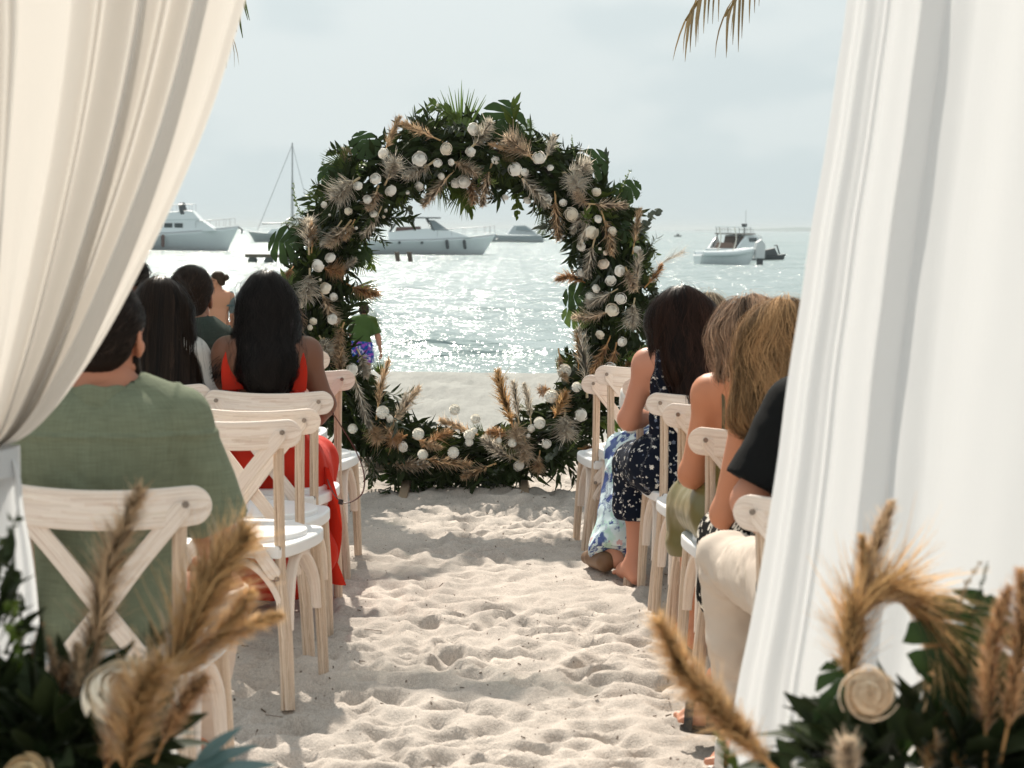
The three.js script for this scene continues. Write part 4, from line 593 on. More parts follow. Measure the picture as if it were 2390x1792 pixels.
{ // the man in the beige trousers
  const J = seated({ man: true, s: 1.02, w: 1.0, leanX: 0.02, yaw: 0.3, J: { shL: V(-0.115, 1.045, 0.03), elL: V(-0.235, 0.815, 0.05), wrL: V(-0.10, 0.665, -0.10), hdL: V(-0.03, 0.63, -0.17), knL: V(-0.205, 0.55, -0.55), anL: V(-0.13, 0.13, -0.60), toL: V(-0.30, 0.075, -0.65), knR: V(0.0, 0.54, -0.48), anR: V(-0.08, 0.09, -0.33), toR: V(-0.24, 0.035, -0.36), hpL: V(-0.10, 0.56, -0.03) } });
  const t = guest('R6', 'person in a black shirt, beige trousers and black sandals beside the right curtain', CAT_R, J, 1962, 4.9, 0.03, 0), [b] = bodyGeo(J);
  part('body', b, skin(0.56, 0.26, 0.165), t);
  shirt(J, fabric(0.006, 0.0062, 0.0065), t, { sleeve: 0.86, inf: 0.02, loose: 0.02, flare: 0.012, neckY: J.neck.y + 0.03 }); trousers(J, fabric(0.62, 0.53, 0.45), t, { cuff: 0.085, inf: 0.024, drop: -0.01, fold: 0.015 });
  shortHair(J, HAIR(0.05, 0.03, 0.02), t, { n: 1500, seed: 94 });
  for (const n of ['L', 'R']) {
    const s = thing('sandal', n === 'L' ? 'black strapped sandal on the raised foot below the beige trousers' : 'pale strapped sandal flat on the sand below the beige trousers', 'sandal', t.position.clone(), t.rotation.y); const a = J['an' + n], q = J['to' + n], f = q.clone().sub(a).setY(0).normalize(), sd = V().crossVectors(f, V(0, 1, 0)), base = Math.min(a.y - 0.075, q.y - 0.03);
    const sole = []; for (let k = 0; k <= 8; k++) sole.push(a.clone().addScaledVector(f, -0.075 + k * 0.034).setY(lerp(a.y - 0.085, q.y - 0.034, clamp((k - 1) / 5))));
    const dk = n === 'L' ? std(0.012, 0.012, 0.012, 0.5) : std(0.75, 0.70, 0.66, 0.5);
    part('sole', sweep(sole, (x, L) => 0.088 * Math.sqrt(Math.max(0.02, 1 - Math.pow(Math.abs(2 * x / L - 1), 4))), 0.016, sd, { n: 18, m: 16, round: 0.4 }), dk, s);
    for (const [k, h] of [[0.10, 0.075], [0.165, 0.05]]) { const c = a.clone().addScaledVector(f, k); c.y = lerp(a.y - 0.085, q.y - 0.034, clamp(k / 0.15)); part('strap', sweep([-1, -0.8, -0.4, 0, 0.4, 0.8, 1].map((u) => c.clone().addScaledVector(sd, u * 0.052).add(V(0, (h + 0.035) * Math.sqrt(Math.max(0, 1 - u * u)) + 0.004, 0))), 0.026, 0.005, f, { n: 18 }), dk, s); }
  }
}
// ---------------------------------------------------------------- bathers
{
  const J = standing({ s: 1, w: 0.95, yaw: 1.25, hx: -0.02, J: { elL: V(-0.21, 1.12, -0.12), wrL: V(-0.05, 1.1, -0.24), hdL: V(0.02, 1.11, -0.26) } }), p = at(511, 900, 25), y0 = -0.77;
  const t = thing('person', 'woman in a bikini and sunglasses standing in the shallow sea', 'person', [p.x, y0, -25], 0.15); const [b] = bodyGeo(J, { toes: false, cell: 0.016, headCell: 0.008, handCell: 0.006 });
  part('body', b, skin(0.52, 0.24, 0.14), t);
  const F = new Field(0.03); F.ell(J.hip.clone().add(V(0, -0.02, 0.01)), V(0.178, 0.14, 0.14)); F.cutters = [(x, y) => y - 0.985, (x, y) => 0.86 + 0.5 * Math.abs(x) - y]; part('bikini_bottom', netMesh(F.fn, V(-0.25, 0.75, -0.2), V(0.25, 1.05, 0.2), 0.012), std(0.05, 0.11, 0.12, 0.7), t);
  const T = new Field(0.02); T.cone(V(-0.14, 1.26, -0.02), V(0.14, 1.26, -0.02), 0.105, 0.105); T.cutters = [(x, y) => Math.abs(y - 1.235) - 0.012]; part('bikini_top', netMesh(T.fn, V(-0.3, 1.15, -0.2), V(0.3, 1.35, 0.2), 0.009), std(0.05, 0.11, 0.12, 0.7), t);
  const S = new Field(0.01).cone(J.shR, J.shR.clone().lerp(J.elR, 0.8), 0.062, 0.046); part('tattoo', netMesh(S.fn, V(0.05, 1.05, -0.15), V(0.32, 1.46, 0.2), 0.01), std(0.12, 0.15, 0.15, 0.6), t);
  shortHair(J, HAIR(0.06, 0.035, 0.02), t, { n: 500, seed: 5, up: 0.01, extra: (g, F, r, P) => g.add(new THREE.SphereGeometry(0.045, 12, 10).applyMatrix4(mtx(P(0, 0.05, 0.12)))) .c.push(...new Array(13 * 11 * 3).fill(0.8)) });
  const P = (x, y, z) => V(x, y, z).applyQuaternion(J.headQ).add(J.head); part('sunglasses', new G().add(new THREE.SphereGeometry(0.027, 10, 8).scale(1, 0.8, 0.35).applyMatrix4(mtx(P(0.034, 0.006, -0.09), J.headQ))).add(new THREE.SphereGeometry(0.027, 10, 8).scale(1, 0.8, 0.35).applyMatrix4(mtx(P(-0.034, 0.006, -0.09), J.headQ))).add(tube([P(0.06, 0.01, -0.08), P(0.083, 0.012, 0)], 0.004, { n: 2 })).add(tube([P(-0.06, 0.01, -0.08), P(-0.083, 0.012, 0)], 0.004, { n: 2 })), std(0.02, 0.015, 0.012, 0.2), t);
}
{
  const J = standing({ man: true, w: 0.95, yaw: 0.4 }), p = at(467, 900, 46), t = thing('person', 'distant bather with dark hair, waist deep behind the bikini woman', 'person', [p.x, -1.28, -46], 0); const [b] = bodyGeo(J, { toes: false, cell: 0.02, headCell: 0.012, handCell: 0.008 });
  part('body', b, skin(0.42, 0.22, 0.14), t); shortHair(J, HAIR(0.03, 0.02, 0.015), t, { n: 300, seed: 8 });
}
{
  const J = standing({ w: 1.05, pitch: 0.6, yaw: 0.5, J: { chest: V(0.02, 1.24, -0.06), neck: V(0.0, 1.37, -0.14), head: V(-0.04, 1.49, -0.22), shL: V(-0.15, 1.32, -0.12), shR: V(0.16, 1.32, -0.1), elR: V(0.25, 1.08, -0.1), wrR: V(0.28, 0.85, -0.14), hdR: V(0.285, 0.76, -0.17), elL: V(-0.24, 1.1, -0.2), wrL: V(-0.25, 0.9, -0.3), hdL: V(-0.25, 0.82, -0.33) } }), p = at(842, 900, 25.5);
  const t = thing('person', 'child in a green rash vest and blue patterned swim shorts behind the ring', 'person', [p.x, -0.86, -25.5], -0.3); t.scale.setScalar(0.84); const [b] = bodyGeo(J, { toes: false, cell: 0.016, headCell: 0.009, handCell: 0.006 });
  part('body', b, skin(0.5, 0.22, 0.14), t);
  shirt(J, fabric(0.06, 0.10, 0.025), t, { name: 'rash_vest', sleeve: 0.85, inf: 0.016, hem: 0.98, cell: 0.014 });
  const F = new Field(0.03); F.ell(J.hip.clone().add(V(0, 0, 0.01)), V(0.2, 0.15, 0.16)); both((k, n) => F.cone(J['hp' + n], V(k * 0.11, 0.62, 0), 0.115, 0.115)); F.cutters = [(x, y) => y - 1.03, (x, y) => 0.66 - y]; part('swim_shorts', netMesh(F.fn, V(-0.35, 0.6, -0.3), V(0.35, 1.1, 0.3), 0.014, around), fabric(1, 1, 1, { map: prints.swim }), t);
  shortHair(J, HAIR(0.05, 0.03, 0.02), t, { n: 300, seed: 18 });
}
{ // strap hanging from the chair of the woman in red
  const d = 7.28, pts = [[772, 958], [800, 1000], [832, 1055], [850, 1108], [846, 1150], [822, 1170], [798, 1172], [778, 1150], [764, 1118]].map(([x, y], k) => at(x, y, d + 0.02 * Math.sin(k)));
  const t = thing('strap', 'thin dark leather strap looping from the back of the red dress chair', 'strap', [0, 0, 0]); part('strap_loop', sweep(pts, 0.010, 0.003, V(0.4, 0, 1), { n: 50 }), std(0.06, 0.02, 0.018, 0.35), t); part('buckle', sweep([at(790, 1170, d), at(801, 1172, d)], 0.02, 0.006, V(0, 1, 0)), std(0.03, 0.02, 0.02, 0.3), t);
}
// ---------------------------------------------------------------- plant parts, each grown along +y from its foot
// A plume of pampas grass: a stem and hundreds of hair-fine side strands.
function fluff(cv, n, seed, o = {}) {                                // hair-fine strands leaving a stem that follows the curve cv; lengths in its units
  const r = rng(seed), g = new G(), Lmax = o.long ?? 0.09, w0 = o.sw ?? 0.0011, open = o.open ?? 0.45;
  for (let i = 0; i < n; i++) {
    const s = (o.from ?? 0.1) + (0.97 - (o.from ?? 0.1)) * Math.pow(r(), 0.9), p = cv.getPointAt(s), tg = cv.getTangentAt(s), a = r() * 6.28, out = V(Math.cos(a), Math.sin(a), 0).applyQuaternion(new THREE.Quaternion().setFromUnitVectors(V(0, 0, 1), tg)), L = Lmax * ((0.35 + 0.6 * r() + (r() < 0.08 ? 0.6 : 0)) * Math.pow(Math.sin(Math.PI * clamp(Math.pow(s, o.full ?? 1) * 0.9 + 0.08)), 0.8) + 0.16), k = open * (0.5 + r());
    const d0 = tg.clone().addScaledVector(out, k).normalize(), p1 = p.clone().addScaledVector(d0, L * 0.5), p2 = p1.clone().addScaledVector(d0.addScaledVector(out, k * 0.8).add(V((r() - 0.5) * 0.35, -(o.droop ?? 0.3) * 1.5 * r() + (r() - 0.5) * 0.3, (r() - 0.5) * 0.35)).normalize(), L * 0.6), sd = V().crossVectors(tg, V(r() - 0.5, r() - 0.5, r() - 0.5)).normalize(), b = g.p.length / 3, w = w0 * (0.6 + 0.8 * r()), tone = 0.8 + 0.32 * r();
    [p, p1, p2].forEach((v, j) => { const c = tone * lerp(0.92, 1.08, j / 2); for (const u of [-1, 1]) g.v(v.clone().addScaledVector(sd, u * w * [1, 0.85, 0.2][j]), out, 0, s, [c, c * lerp(0.94, 1, j / 2), c * lerp(0.87, 1, j / 2)]); });
    g.quad(b, b + 1, b + 3, b + 2); g.quad(b + 2, b + 3, b + 5, b + 4);
  }
  g.add(sweep(cv, (q, L) => w0 * 5 * (1 - 0.75 * q / L), (q, L) => w0 * 5 * (1 - 0.75 * q / L), V(0.3, 0.2, 0.93), { m: 5, round: 1, n: 10 })); while (g.c.length < g.p.length) g.c.push(0.7, 0.62, 0.45);
  return g;
}
function plumeGeo(seed, n, o = {}) {                                 // unit length along +y, spreading about 0.17 to either side
  const b = o.bend ?? 0.12, cv = curve([V(0, -0.22, 0), V(0, 0, 0), V(b * 0.1, 0.33, b * 0.03), V(b * 0.42, 0.66, b * 0.12), V(b, 0.97, b * 0.3)]);
  return fluff(cv, n, seed, { long: o.long ?? 0.3, sw: o.sw ?? 0.006, open: o.open ?? 0.5, from: o.from ?? 0.2, droop: o.droop ?? 0.2, full: o.full }).geo();
}
function roseGeo(seed, layers = 6, petalsOnly = null) {              // unit radius, opening towards +z: petals wrapped round one another, the outer ones curling open
  const r = rng(seed), all = [], U = petalsOnly ? 9 : 6, W = petalsOnly ? 7 : 5;
  for (let k = 0; k < layers; k++) { const t = k / (layers - 1), n = [2, 3, 3, 4, 5, 5, 6][k + (7 - layers)]; for (let q = 0; q < n; q++) {
    const g = new G(), a0 = (q + 0.37 * k) / n * 6.283 + r() * 0.35, half = 6.283 / n * lerp(0.75, 0.66, t), R = lerp(0.26, 0.90, Math.pow(t, 0.9)) * (0.9 + 0.2 * r()), f0 = 1.9, f1 = lerp(0.08, 0.92, Math.pow(t, 0.75)) * (0.9 + 0.2 * r()), ph = r() * 6;
    for (let j = 0; j <= W; j++) for (let i = 0; i <= U; i++) { const u = i / U * 2 - 1, v = j / W * (1 - 0.13 * u * u * u * u), a = a0 + u * half * (0.7 + 0.3 * Math.sqrt(v)), f = lerp(f0, f1, v), curl = 0.17 * t * Math.pow(v, 5), rr = R * (1 + 0.07 * u + 0.02 * Math.sin(3 * u + ph) * v) + curl; g.v(V(Math.cos(a) * Math.sin(f) * rr, Math.sin(a) * Math.sin(f) * rr, Math.cos(f) * R * lerp(1.25, 0.72, t) - curl * 0.5 + 0.02 * Math.sin(4 * u + ph) * v), null, i / U, j / W); }
    for (let j = 0; j < W; j++) for (let i = 0; i < U; i++) { const o = j * (U + 1) + i; g.quad(o, o + 1, o + U + 2, o + U + 1); }
    all.push(g);
  } }
  if (petalsOnly) return all.map((g) => g.geo());
  const m = new G(); for (const g of all) m.add(g); return m.geo();
}
function pomGeo(seed) { const r = rng(seed), m = new G(); for (let k = 0; k < 90; k++) { const z = 1 - 1.5 * (k + 0.5) / 90, a = k * 2.39996, q = Math.sqrt(Math.max(0, 1 - z * z)), d = V(Math.cos(a) * q, Math.sin(a) * q, z); const s = new G(); for (const [x, y, zz] of [[0, 0, 0.62], [-0.16, 0.1, 0.98], [0.16, 0.1, 0.98], [0, 0.26, 0.9]]) s.v(V(x, y, zz)); s.tri(0, 1, 3); s.tri(0, 3, 2); s.tri(1, 2, 3); m.add(s, mtx(V(), new THREE.Quaternion().setFromUnitVectors(V(0, 0, 1), d.add(V(r() * 0.2, r() * 0.2, 0)).normalize()))); } m.add(new THREE.SphereGeometry(0.8, 14, 10)); return m.geo(); }
function leafInto(g, p, dir, up, L, W, o = {}) {                     // one leaf blade, folded along its midrib and arched
  const f = dir.clone().normalize(), s = V().crossVectors(f, up).normalize(), n = V().crossVectors(s, f).normalize(), K = o.k ?? 4, fold = o.fold ?? 0.25, arch = o.arch ?? 0.25, b = g.p.length / 3, c = o.c;
  for (let k = 0; k <= K; k++) { const t = k / K, w = W * 0.5 * Math.pow(Math.sin(Math.PI * clamp(Math.pow(t, o.pw ?? 0.8) * 0.97 + 0.015)), o.shp ?? 0.9), m = p.clone().addScaledVector(f, t * L).addScaledVector(n, -arch * L * t * t); g.v(m.clone().addScaledVector(s, -w).addScaledVector(n, w * fold), null, 0, t, c); g.v(m, null, 0.5, t, c); g.v(m.clone().addScaledVector(s, w).addScaledVector(n, w * fold), null, 1, t, c); }
  for (let k = 0; k < K; k++) for (let q = 0; q < 2; q++) { const o2 = b + k * 3 + q; g.quad(o2, o2 + 1, o2 + 4, o2 + 3); }
}
function sprigGeo(seed, o = {}) {                                    // a stem with paired leaves, unit length
  const r = rng(seed), g = new G(), n = o.n ?? 13, bend = o.bend ?? 0.25, ax = (s) => V(bend * s * s, s, 0.1 * Math.sin(s * 3) * (o.wig ?? 1)), tg = (s) => ax(s + 0.01).sub(ax(s)).normalize();
  g.add(tube([ax(0), ax(0.35), ax(0.7), ax(1)], (s) => 0.009 * (1 - 0.7 * s), { m: 5, n: 5 })); while (g.c.length < g.p.length) g.c.push(0.8, 0.7, 0.5); g.n = [];
  for (let i = 0; i < n; i++) for (const k of [-1, 1]) { const s = 0.12 + 0.86 * (i + 0.3 * r()) / n, a = i * 2.1 * (o.spiral ?? 0.4) + (k > 0 ? Math.PI : 0) + r() * 0.5, out = V(Math.cos(a), 0, Math.sin(a)), d = out.multiplyScalar(o.open ?? 0.9).add(tg(s)).add(V(r() - 0.5, r() - 0.5, r() - 0.5).multiplyScalar(0.35)); const q = 0.75 + 0.5 * r(); leafInto(g, ax(s), d, V(r() - 0.5, 0.3, 1), (o.len ?? 0.3) * (0.7 + 0.5 * r()) * (1 - 0.35 * s), (o.w ?? 0.09) * (0.8 + 0.4 * r()), { c: [q, q, q], k: o.k ?? 3, fold: 0.15 + 0.3 * r(), arch: 0.5 * r(), pw: o.pw, shp: o.shp }); }
  return g.geo();
}
function monsteraGeo(seed, lobes = 6) {                              // unit length, broad and deeply slit
  const r = rng(seed), g = new G(), q = 0.95, c = [q, q, q];
  const P = (x, y) => V(x, y, 0.10 * Math.sin(y * 2.4) - 0.28 * x * x - 0.12 * (y - 0.4) ** 2);
  for (const k of [-1, 1]) for (let i = 0; i < lobes; i++) {
    const t0 = i / lobes, t1 = (i + 1) / lobes, gap = 0.16, n = 6, rim = (t) => { const a = lerp(-2.45, 1.5, t), w = 0.52 * (1 - 0.28 * sst(a, 0.5, 1.5)); return [Math.abs(Math.cos(a)) * w + 0.03 * Math.sin(a * 9 + seed) * 0.5, 0.42 + Math.sin(a) * (a > 0 ? 0.58 : 0.42)]; }, mid = (t) => 0.04 + 0.9 * Math.pow(t, 0.9), b = g.p.length / 3;
    for (let j = 0; j <= n; j++) { const s = j / n, cut = gap * sst(s, 0.22, 0.5) * (i && i < lobes ? 1 : 0.6) + 0.02 * (1 - s), rnd = 0.5 * (s > 0.85 ? (s - 0.85) / 0.15 : 0) * 0.55; const ta = lerp(t0, t1, cut * 0.5 + rnd * 0.3), tb = lerp(t0, t1, 1 - cut * 0.5 - rnd * 0.3), sc = 1 - 0.05 * rnd; for (const [t, e] of [[ta, 0], [(ta + tb) / 2, 0.012], [tb, 0]]) { const [rx, ry] = rim(t), my = mid(t), cur = Math.pow(s, 0.85); g.v(P(k * rx * s * sc, lerp(my, ry, cur)).add(V(0, 0, e)), null, s, t, c); } }
    for (let j = 0; j < n; j++) for (let e = 0; e < 2; e++) { const o = b + j * 3 + e; k > 0 ? g.quad(o, o + 1, o + 4, o + 3) : g.quad(o, o + 3, o + 4, o + 1); }
  }
  g.add(tube([V(0, -0.35, 0), V(0, 0, 0.0), P(0, 0.5).add(V(0, 0, 0.004)), P(0, 0.95)], (s) => 0.014 * (1 - 0.75 * s), { m: 6, n: 10 })); while (g.c.length < g.p.length) g.c.push(1.1, 1.1, 0.8); g.n = [];
  return g.geo();
}
function fanGeo(seed, o = {}) {                                      // a fan palm: blades from one point
  const r = rng(seed), g = new G(), n = o.n ?? 22, open = o.open ?? 1.2;
  for (let i = 0; i < n; i++) { const a = ((i + 0.5) / n * 2 - 1) * open + (r() - 0.5) * 0.05, d = V(Math.sin(a), Math.cos(a), 0.08 * (i % 2 ? 1 : -1) + (o.lean ?? 0)), q = 0.75 + 0.5 * r(); leafInto(g, d.clone().multiplyScalar(0.04), d, V(0.2 * (r() - 0.5), 0.1, 1), 0.82 + 0.2 * r() - 0.12 * Math.abs(a), o.w ?? 0.052, { c: [q, q * 1.02, q * 0.8], k: 5, fold: 0.5, arch: (o.arch ?? 0.12) * r(), pw: 0.55, shp: 0.8 }); }
  g.add(tube([V(0, -0.4, 0), V(0, 0.05, 0)], 0.012, { m: 5, n: 2 })); while (g.c.length < g.p.length) g.c.push(0.9, 0.9, 0.5); g.n = []; return g.geo();
}
function featherGeo(seed, o = {}) {                                  // a feather palm leaf: rachis and narrow leaflets
  const r = rng(seed), g = new G(), n = o.n ?? 24, bend = o.bend ?? 0.3, ax = (s) => V(bend * s * s * (o.bx ?? 0.4), s - bend * 0.4 * s * s, -bend * s * s), tg = (s) => ax(s + 0.01).sub(ax(s - 0.01)).normalize(), grav = o.grav ?? V(0, 0, 0);
  g.add(tube([ax(-0.15), ax(0.2), ax(0.6), ax(1)], (s) => 0.010 * (1 - 0.8 * s), { m: 5, n: 8 })); while (g.c.length < g.p.length) g.c.push(1, 0.95, 0.55); g.n = [];
  for (let i = 0; i < n; i++) for (const k of [-1, 1]) { const s = 0.08 + 0.92 * (i + 0.4 * r()) / n, t = tg(s), sd = V().crossVectors(t, V(0, 0, 1)).normalize().multiplyScalar(k), L = (o.len ?? 0.36) * (0.55 + 0.6 * Math.sin(Math.PI * (0.15 + 0.75 * s))) * (0.85 + 0.3 * r()), d = sd.clone().addScaledVector(t, lerp(0.35, 1.3, s)).add(grav).add(V(0, 0, 0.15 + 0.25 * r() - 0.2)).normalize(), q = 0.7 + 0.5 * r(); leafInto(g, ax(s), d, V(0, 0, 1), L, o.w ?? 0.022, { c: [q, q, q * 0.9], k: 4, fold: 0.4, arch: (o.arch ?? 0.25) * (0.5 + r()), pw: 0.6, shp: 0.7 }); }
  return g.geo();
}
const VC = { vertexColors: true };
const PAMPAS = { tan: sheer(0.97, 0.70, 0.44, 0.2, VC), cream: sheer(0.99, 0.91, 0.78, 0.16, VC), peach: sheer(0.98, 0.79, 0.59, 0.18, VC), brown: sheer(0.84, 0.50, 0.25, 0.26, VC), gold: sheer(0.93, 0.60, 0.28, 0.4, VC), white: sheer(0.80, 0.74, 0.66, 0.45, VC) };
const ROSE = sheer(0.95, 0.92, 0.86, 0.14), CREAMROSE = sheer(0.93, 0.86, 0.74, 0.14), BEIGEROSE = sheer(0.88, 0.77, 0.65, 0.14), POM = phy(0.94, 0.91, 0.83, 0.9, { side: THREE.DoubleSide });
const LEAF = { dark: phy(0.034, 0.050, 0.016, 0.6, { specularIntensity: 0.3, transmission: 0.22, thickness: 0, side: THREE.DoubleSide, ...VC }), green: phy(0.085, 0.125, 0.022, 0.5, { specularIntensity: 0.4, transmission: 0.28, thickness: 0, side: THREE.DoubleSide, ...VC }), grey: phy(0.105, 0.125, 0.098, 0.75, { specularIntensity: 0.4, side: THREE.DoubleSide, ...VC }), monstera: phy(0.035, 0.068, 0.014, 0.4, { specularIntensity: 0.4, transmission: 0.35, thickness: 0, side: THREE.DoubleSide, ...VC }), fresh: phy(0.13, 0.20, 0.025, 0.42, { transmission: 0.4, thickness: 0, side: THREE.DoubleSide, ...VC }), palm: phy(0.085, 0.12, 0.02, 0.5, { specularIntensity: 0.4, transmission: 0.4, thickness: 0, side: THREE.DoubleSide, ...VC }), dry: phy(0.30, 0.21, 0.11, 0.7, { transmission: 0.3, thickness: 0, side: THREE.DoubleSide, ...VC }) };
const plumes = [0, 1, 2, 3, 4].map((k) => plumeGeo(100 + k, 420, { bend: [0.1, 0.22, -0.15, 0.3, 0.05][k], sw: 0.0105 }));
const puffs = [0, 1].map((k) => plumeGeo(120 + k, 460, { bend: 0.06, sw: 0.0105, long: 0.5, open: 0.42, from: 0.18, droop: 0.3 }));
const roses = [0, 1, 2].map((k) => roseGeo(140 + k)), poms = [pomGeo(3), pomGeo(4)];
const sprigs = { olive: [0, 1, 2].map((k) => sprigGeo(150 + k, { len: 0.34, w: 0.075, n: 11 })), euc: [0, 1].map((k) => sprigGeo(160 + k, { len: 0.22, w: 0.15, n: 9, open: 1.3, pw: 1 })), ruscus: [0, 1].map((k) => sprigGeo(170 + k, { len: 0.3, w: 0.11, n: 10, open: 1.0 })), bud: [0, 1].map((k) => sprigGeo(180 + k, { len: 0.07, w: 0.045, n: 22, open: 1.4, bend: 0.3, k: 2 })), long: [0, 1].map((k) => sprigGeo(190 + k, { len: 0.5, w: 0.11, n: 6, open: 0.5 })) };
const monsteras = [0, 1].map((k) => monsteraGeo(200 + k, 6 + k)), fans = [fanGeo(210), fanGeo(211, { n: 16, open: 0.9, w: 0.05 }), fanGeo(212, { n: 18, open: 0.62, w: 0.04 })], feathers = [featherGeo(220), featherGeo(221, { bend: 0.5, n: 30, w: 0.016, len: 0.3 })];
const grow = (name, geo, mat, parent, foot, tip, wide = 1, up = V(0, 0, 1), roll = 0, label) => { const d = tip.clone().sub(foot), L = d.length() * 1, m = part(name, geo, mat, parent, label); m.position.copy(foot).sub(parent.position); m.quaternion.copy(toward(d, up)).multiply(new THREE.Quaternion().setFromAxisAngle(V(0, 1, 0), roll)); m.scale.set(L * wide, L, L * wide); return m; };
// ---------------------------------------------------------------- the flower ring
const RD = 10.87, RC = at(1089, 708, RD), RR = 0.868, RT = 0.195, KP = FPX / RD;
const ring = thing('flower_ring', 'tall round wedding ring of greenery, white roses and pampas plumes facing the sea', 'flower arch', [RC.x, 0, RC.z], 0);
const front = (px, py, out = 0.02) => { const p = at(px, py, RD), dx = p.x - RC.x, dy = p.y - RC.y, rho = Math.hypot(dx, dy), u = clamp((rho - RR) / RT, -0.97, 0.97), z = RT * Math.sqrt(1 - u * u) * 0.85 + out; return at(px, py, RD - z); };
const A1 = (x, y) => [600 + x / 2.212, 180 + y / 2.212], A2 = (x, y) => [600 + x / 2.212, 800 + y / 2.212];
{
  const r = rng(300), on = (a, f, rad) => { const c = Math.cos(a), s = Math.sin(a), th = s < -0.6 ? lerp(1, 0.8, (-0.6 - s) / 0.4) : 1, q = RR + (s < -0.6 ? 0.03 * (-0.6 - s) / 0.4 : 0) + rad * th * Math.cos(f); return V(RC.x + q * c, RC.y + q * s, RC.z + rad * Math.sin(f)); };
  part('hoop', new THREE.TorusGeometry(RR, 0.02, 8, 60).translate(0, RC.y, 0), std(0.05, 0.04, 0.03, 0.6), ring);
  for (const s of [-1, 1]) part('foot', sweep([V(s * 0.35, -0.05, 0.35), V(s * 0.33, 0.06, 0), V(s * 0.35, -0.05, -0.4)], 0.05, 0.04, V(1, 0, 0), { n: 8 }), std(0.30, 0.22, 0.15, 0.8), ring);
  { // the mass of small dark leaves that hides the hoop: past counting
    const g = new G(); for (const [n, rad0, rad1, L0, w0] of [[5200, 0.03, 0.125, 0.09, 0.038], [3200, 0.11, 0.175, 0.095, 0.025]]) for (let i = 0; i < n; i++) { const a = r() * 6.283, f = r() * 6.283, lump = 0.75 + 0.5 * fbm3(Math.cos(a) * 4, Math.sin(a) * 4, f, 3), p = on(a, f, lerp(rad0, rad1, r()) * lump).sub(ring.position), out = on(a, f, 1).sub(on(a, f, 0)).normalize(), tang = V(-Math.sin(a), Math.cos(a), 0).multiplyScalar(r() < 0.5 ? -1 : 1), q = 0.55 + 0.8 * r() * r(), d = out.multiplyScalar(0.6 + 0.6 * r()).addScaledVector(tang, 0.5 + r()).add(V(r() - 0.5, r() - 0.8, r() - 0.5)); leafInto(g, p, d, V(r() - 0.5, r() - 0.5, r()), L0 * (0.6 + 0.8 * r()), w0 * (0.6 + 0.8 * r()), { c: [q, q * (1 + 0.15 * r()), q * 0.9], k: 2, fold: 0.3 * r(), arch: 0.4 * r() }); }
    const m = part('small_leaves', g, LEAF.dark, ring); m.userData.kind = 'stuff';
  }
  const kinds = [['olive', 'grey', 0.26], ['euc', 'grey', 0.24], ['ruscus', 'dark', 0.27], ['long', 'dark', 0.26], ['ruscus', 'green', 0.24], ['olive', 'dark', 0.28], ['bud', 'fresh', 0.26], ['long', 'grey', 0.22], ['long', 'green', 0.24], ['ruscus', 'fresh', 0.24], ['bud', 'green', 0.26]];
  for (let i = 0; i < 235; i++) { // leafy sprigs
    const [k, m, L] = kinds[Math.floor(r() * kinds.length)], a = r() * 6.283, f = lerp(-0.5, Math.PI + 0.5, r()), low = Math.sin(a) < -0.75, p = on(a, f, 0.07 + 0.075 * r()), out = on(a, f, 1).sub(on(a, f, 0)), tang = V(-Math.sin(a), Math.cos(a), 0).multiplyScalar(r() < 0.5 ? -1 : 1), d = out.multiplyScalar(0.4 + 0.5 * r()).addScaledVector(tang, 0.5 + 0.8 * r()).add(V(0, low ? 0.25 : -0.25, 0)).normalize(), geo = sprigs[k][Math.floor(r() * sprigs[k].length)], tip = p.clone().addScaledVector(d, L * (0.55 + 0.55 * r()) * (low ? 0.8 : 1)); if (tip.y < 0.03) tip.y = 0.03 + 0.1 * r(); { const tr = Math.hypot(tip.x - RC.x, tip.y - RC.y), sa = Math.sin(a), lim = sa > 0 ? lerp(0.61, a > 0.6 && a < 1.4 ? 0.6 : 0.55, sa) : lerp(0.61, 0.66, -sa); if (tr < lim) tip.add(V(tip.x - RC.x, tip.y - RC.y, 0).multiplyScalar((lim - tr) / tr)); }
    grow('leaf_sprig', geo, LEAF[m], ring, p, tip, 0.8 + 0.5 * r(), V(r() - 0.5, r() - 0.5, 1), r() * 6.28);
  }
  for (let i = 0; i < 26; i++) { // sprigs hanging under the crown of the ring and off its flanks
    const a = r() < 0.5 ? lerp(0.2, 0.7, r()) : lerp(1.35, 2.8, r()), p = on(a, Math.PI * (0.6 + 0.5 * r()), 0.14), d = V((r() - 0.5) * 0.9, -1, 0.2 * r()); grow('leaf_sprig', sprigs[r() < 0.5 ? 'long' : 'olive'][i % 2], r() < 0.45 ? LEAF.grey : LEAF.dark, ring, p, p.clone().addScaledVector(d, 0.10 + 0.10 * r()), 1, V(0, 0, 1), r() * 6);
  }
  const mon = [[1, 590, 420, 530, 300, 1], [1, 440, 560, 350, 470, 1], [1, 240, 880, 85, 850, 1.15], [1, 1230, 330, 1300, 150, 1.05], [1, 1650, 520, 1780, 410, 0.9], [1, 1840, 640, 1960, 560, 0.8], [1, 1760, 1130, 1600, 1140, 1], [1, 1720, 1260, 1590, 1225, 0.9, 'fresh'], [1, 1860, 840, 1940, 760, 0.8], [2, 1440, 560, 1560, 640, 0.9], [2, 810, 600, 900, 720, 0.9], [2, 620, 560, 690, 700, 0.8], [2, 1280, 600, 1250, 740, 0.9], [1, 480, 960, 580, 900, 0.8], [2, 1600, 500, 1690, 580, 0.8], [1, 830, 330, 770, 250, 0.5], [2, 740, 640, 780, 770, 0.8]];
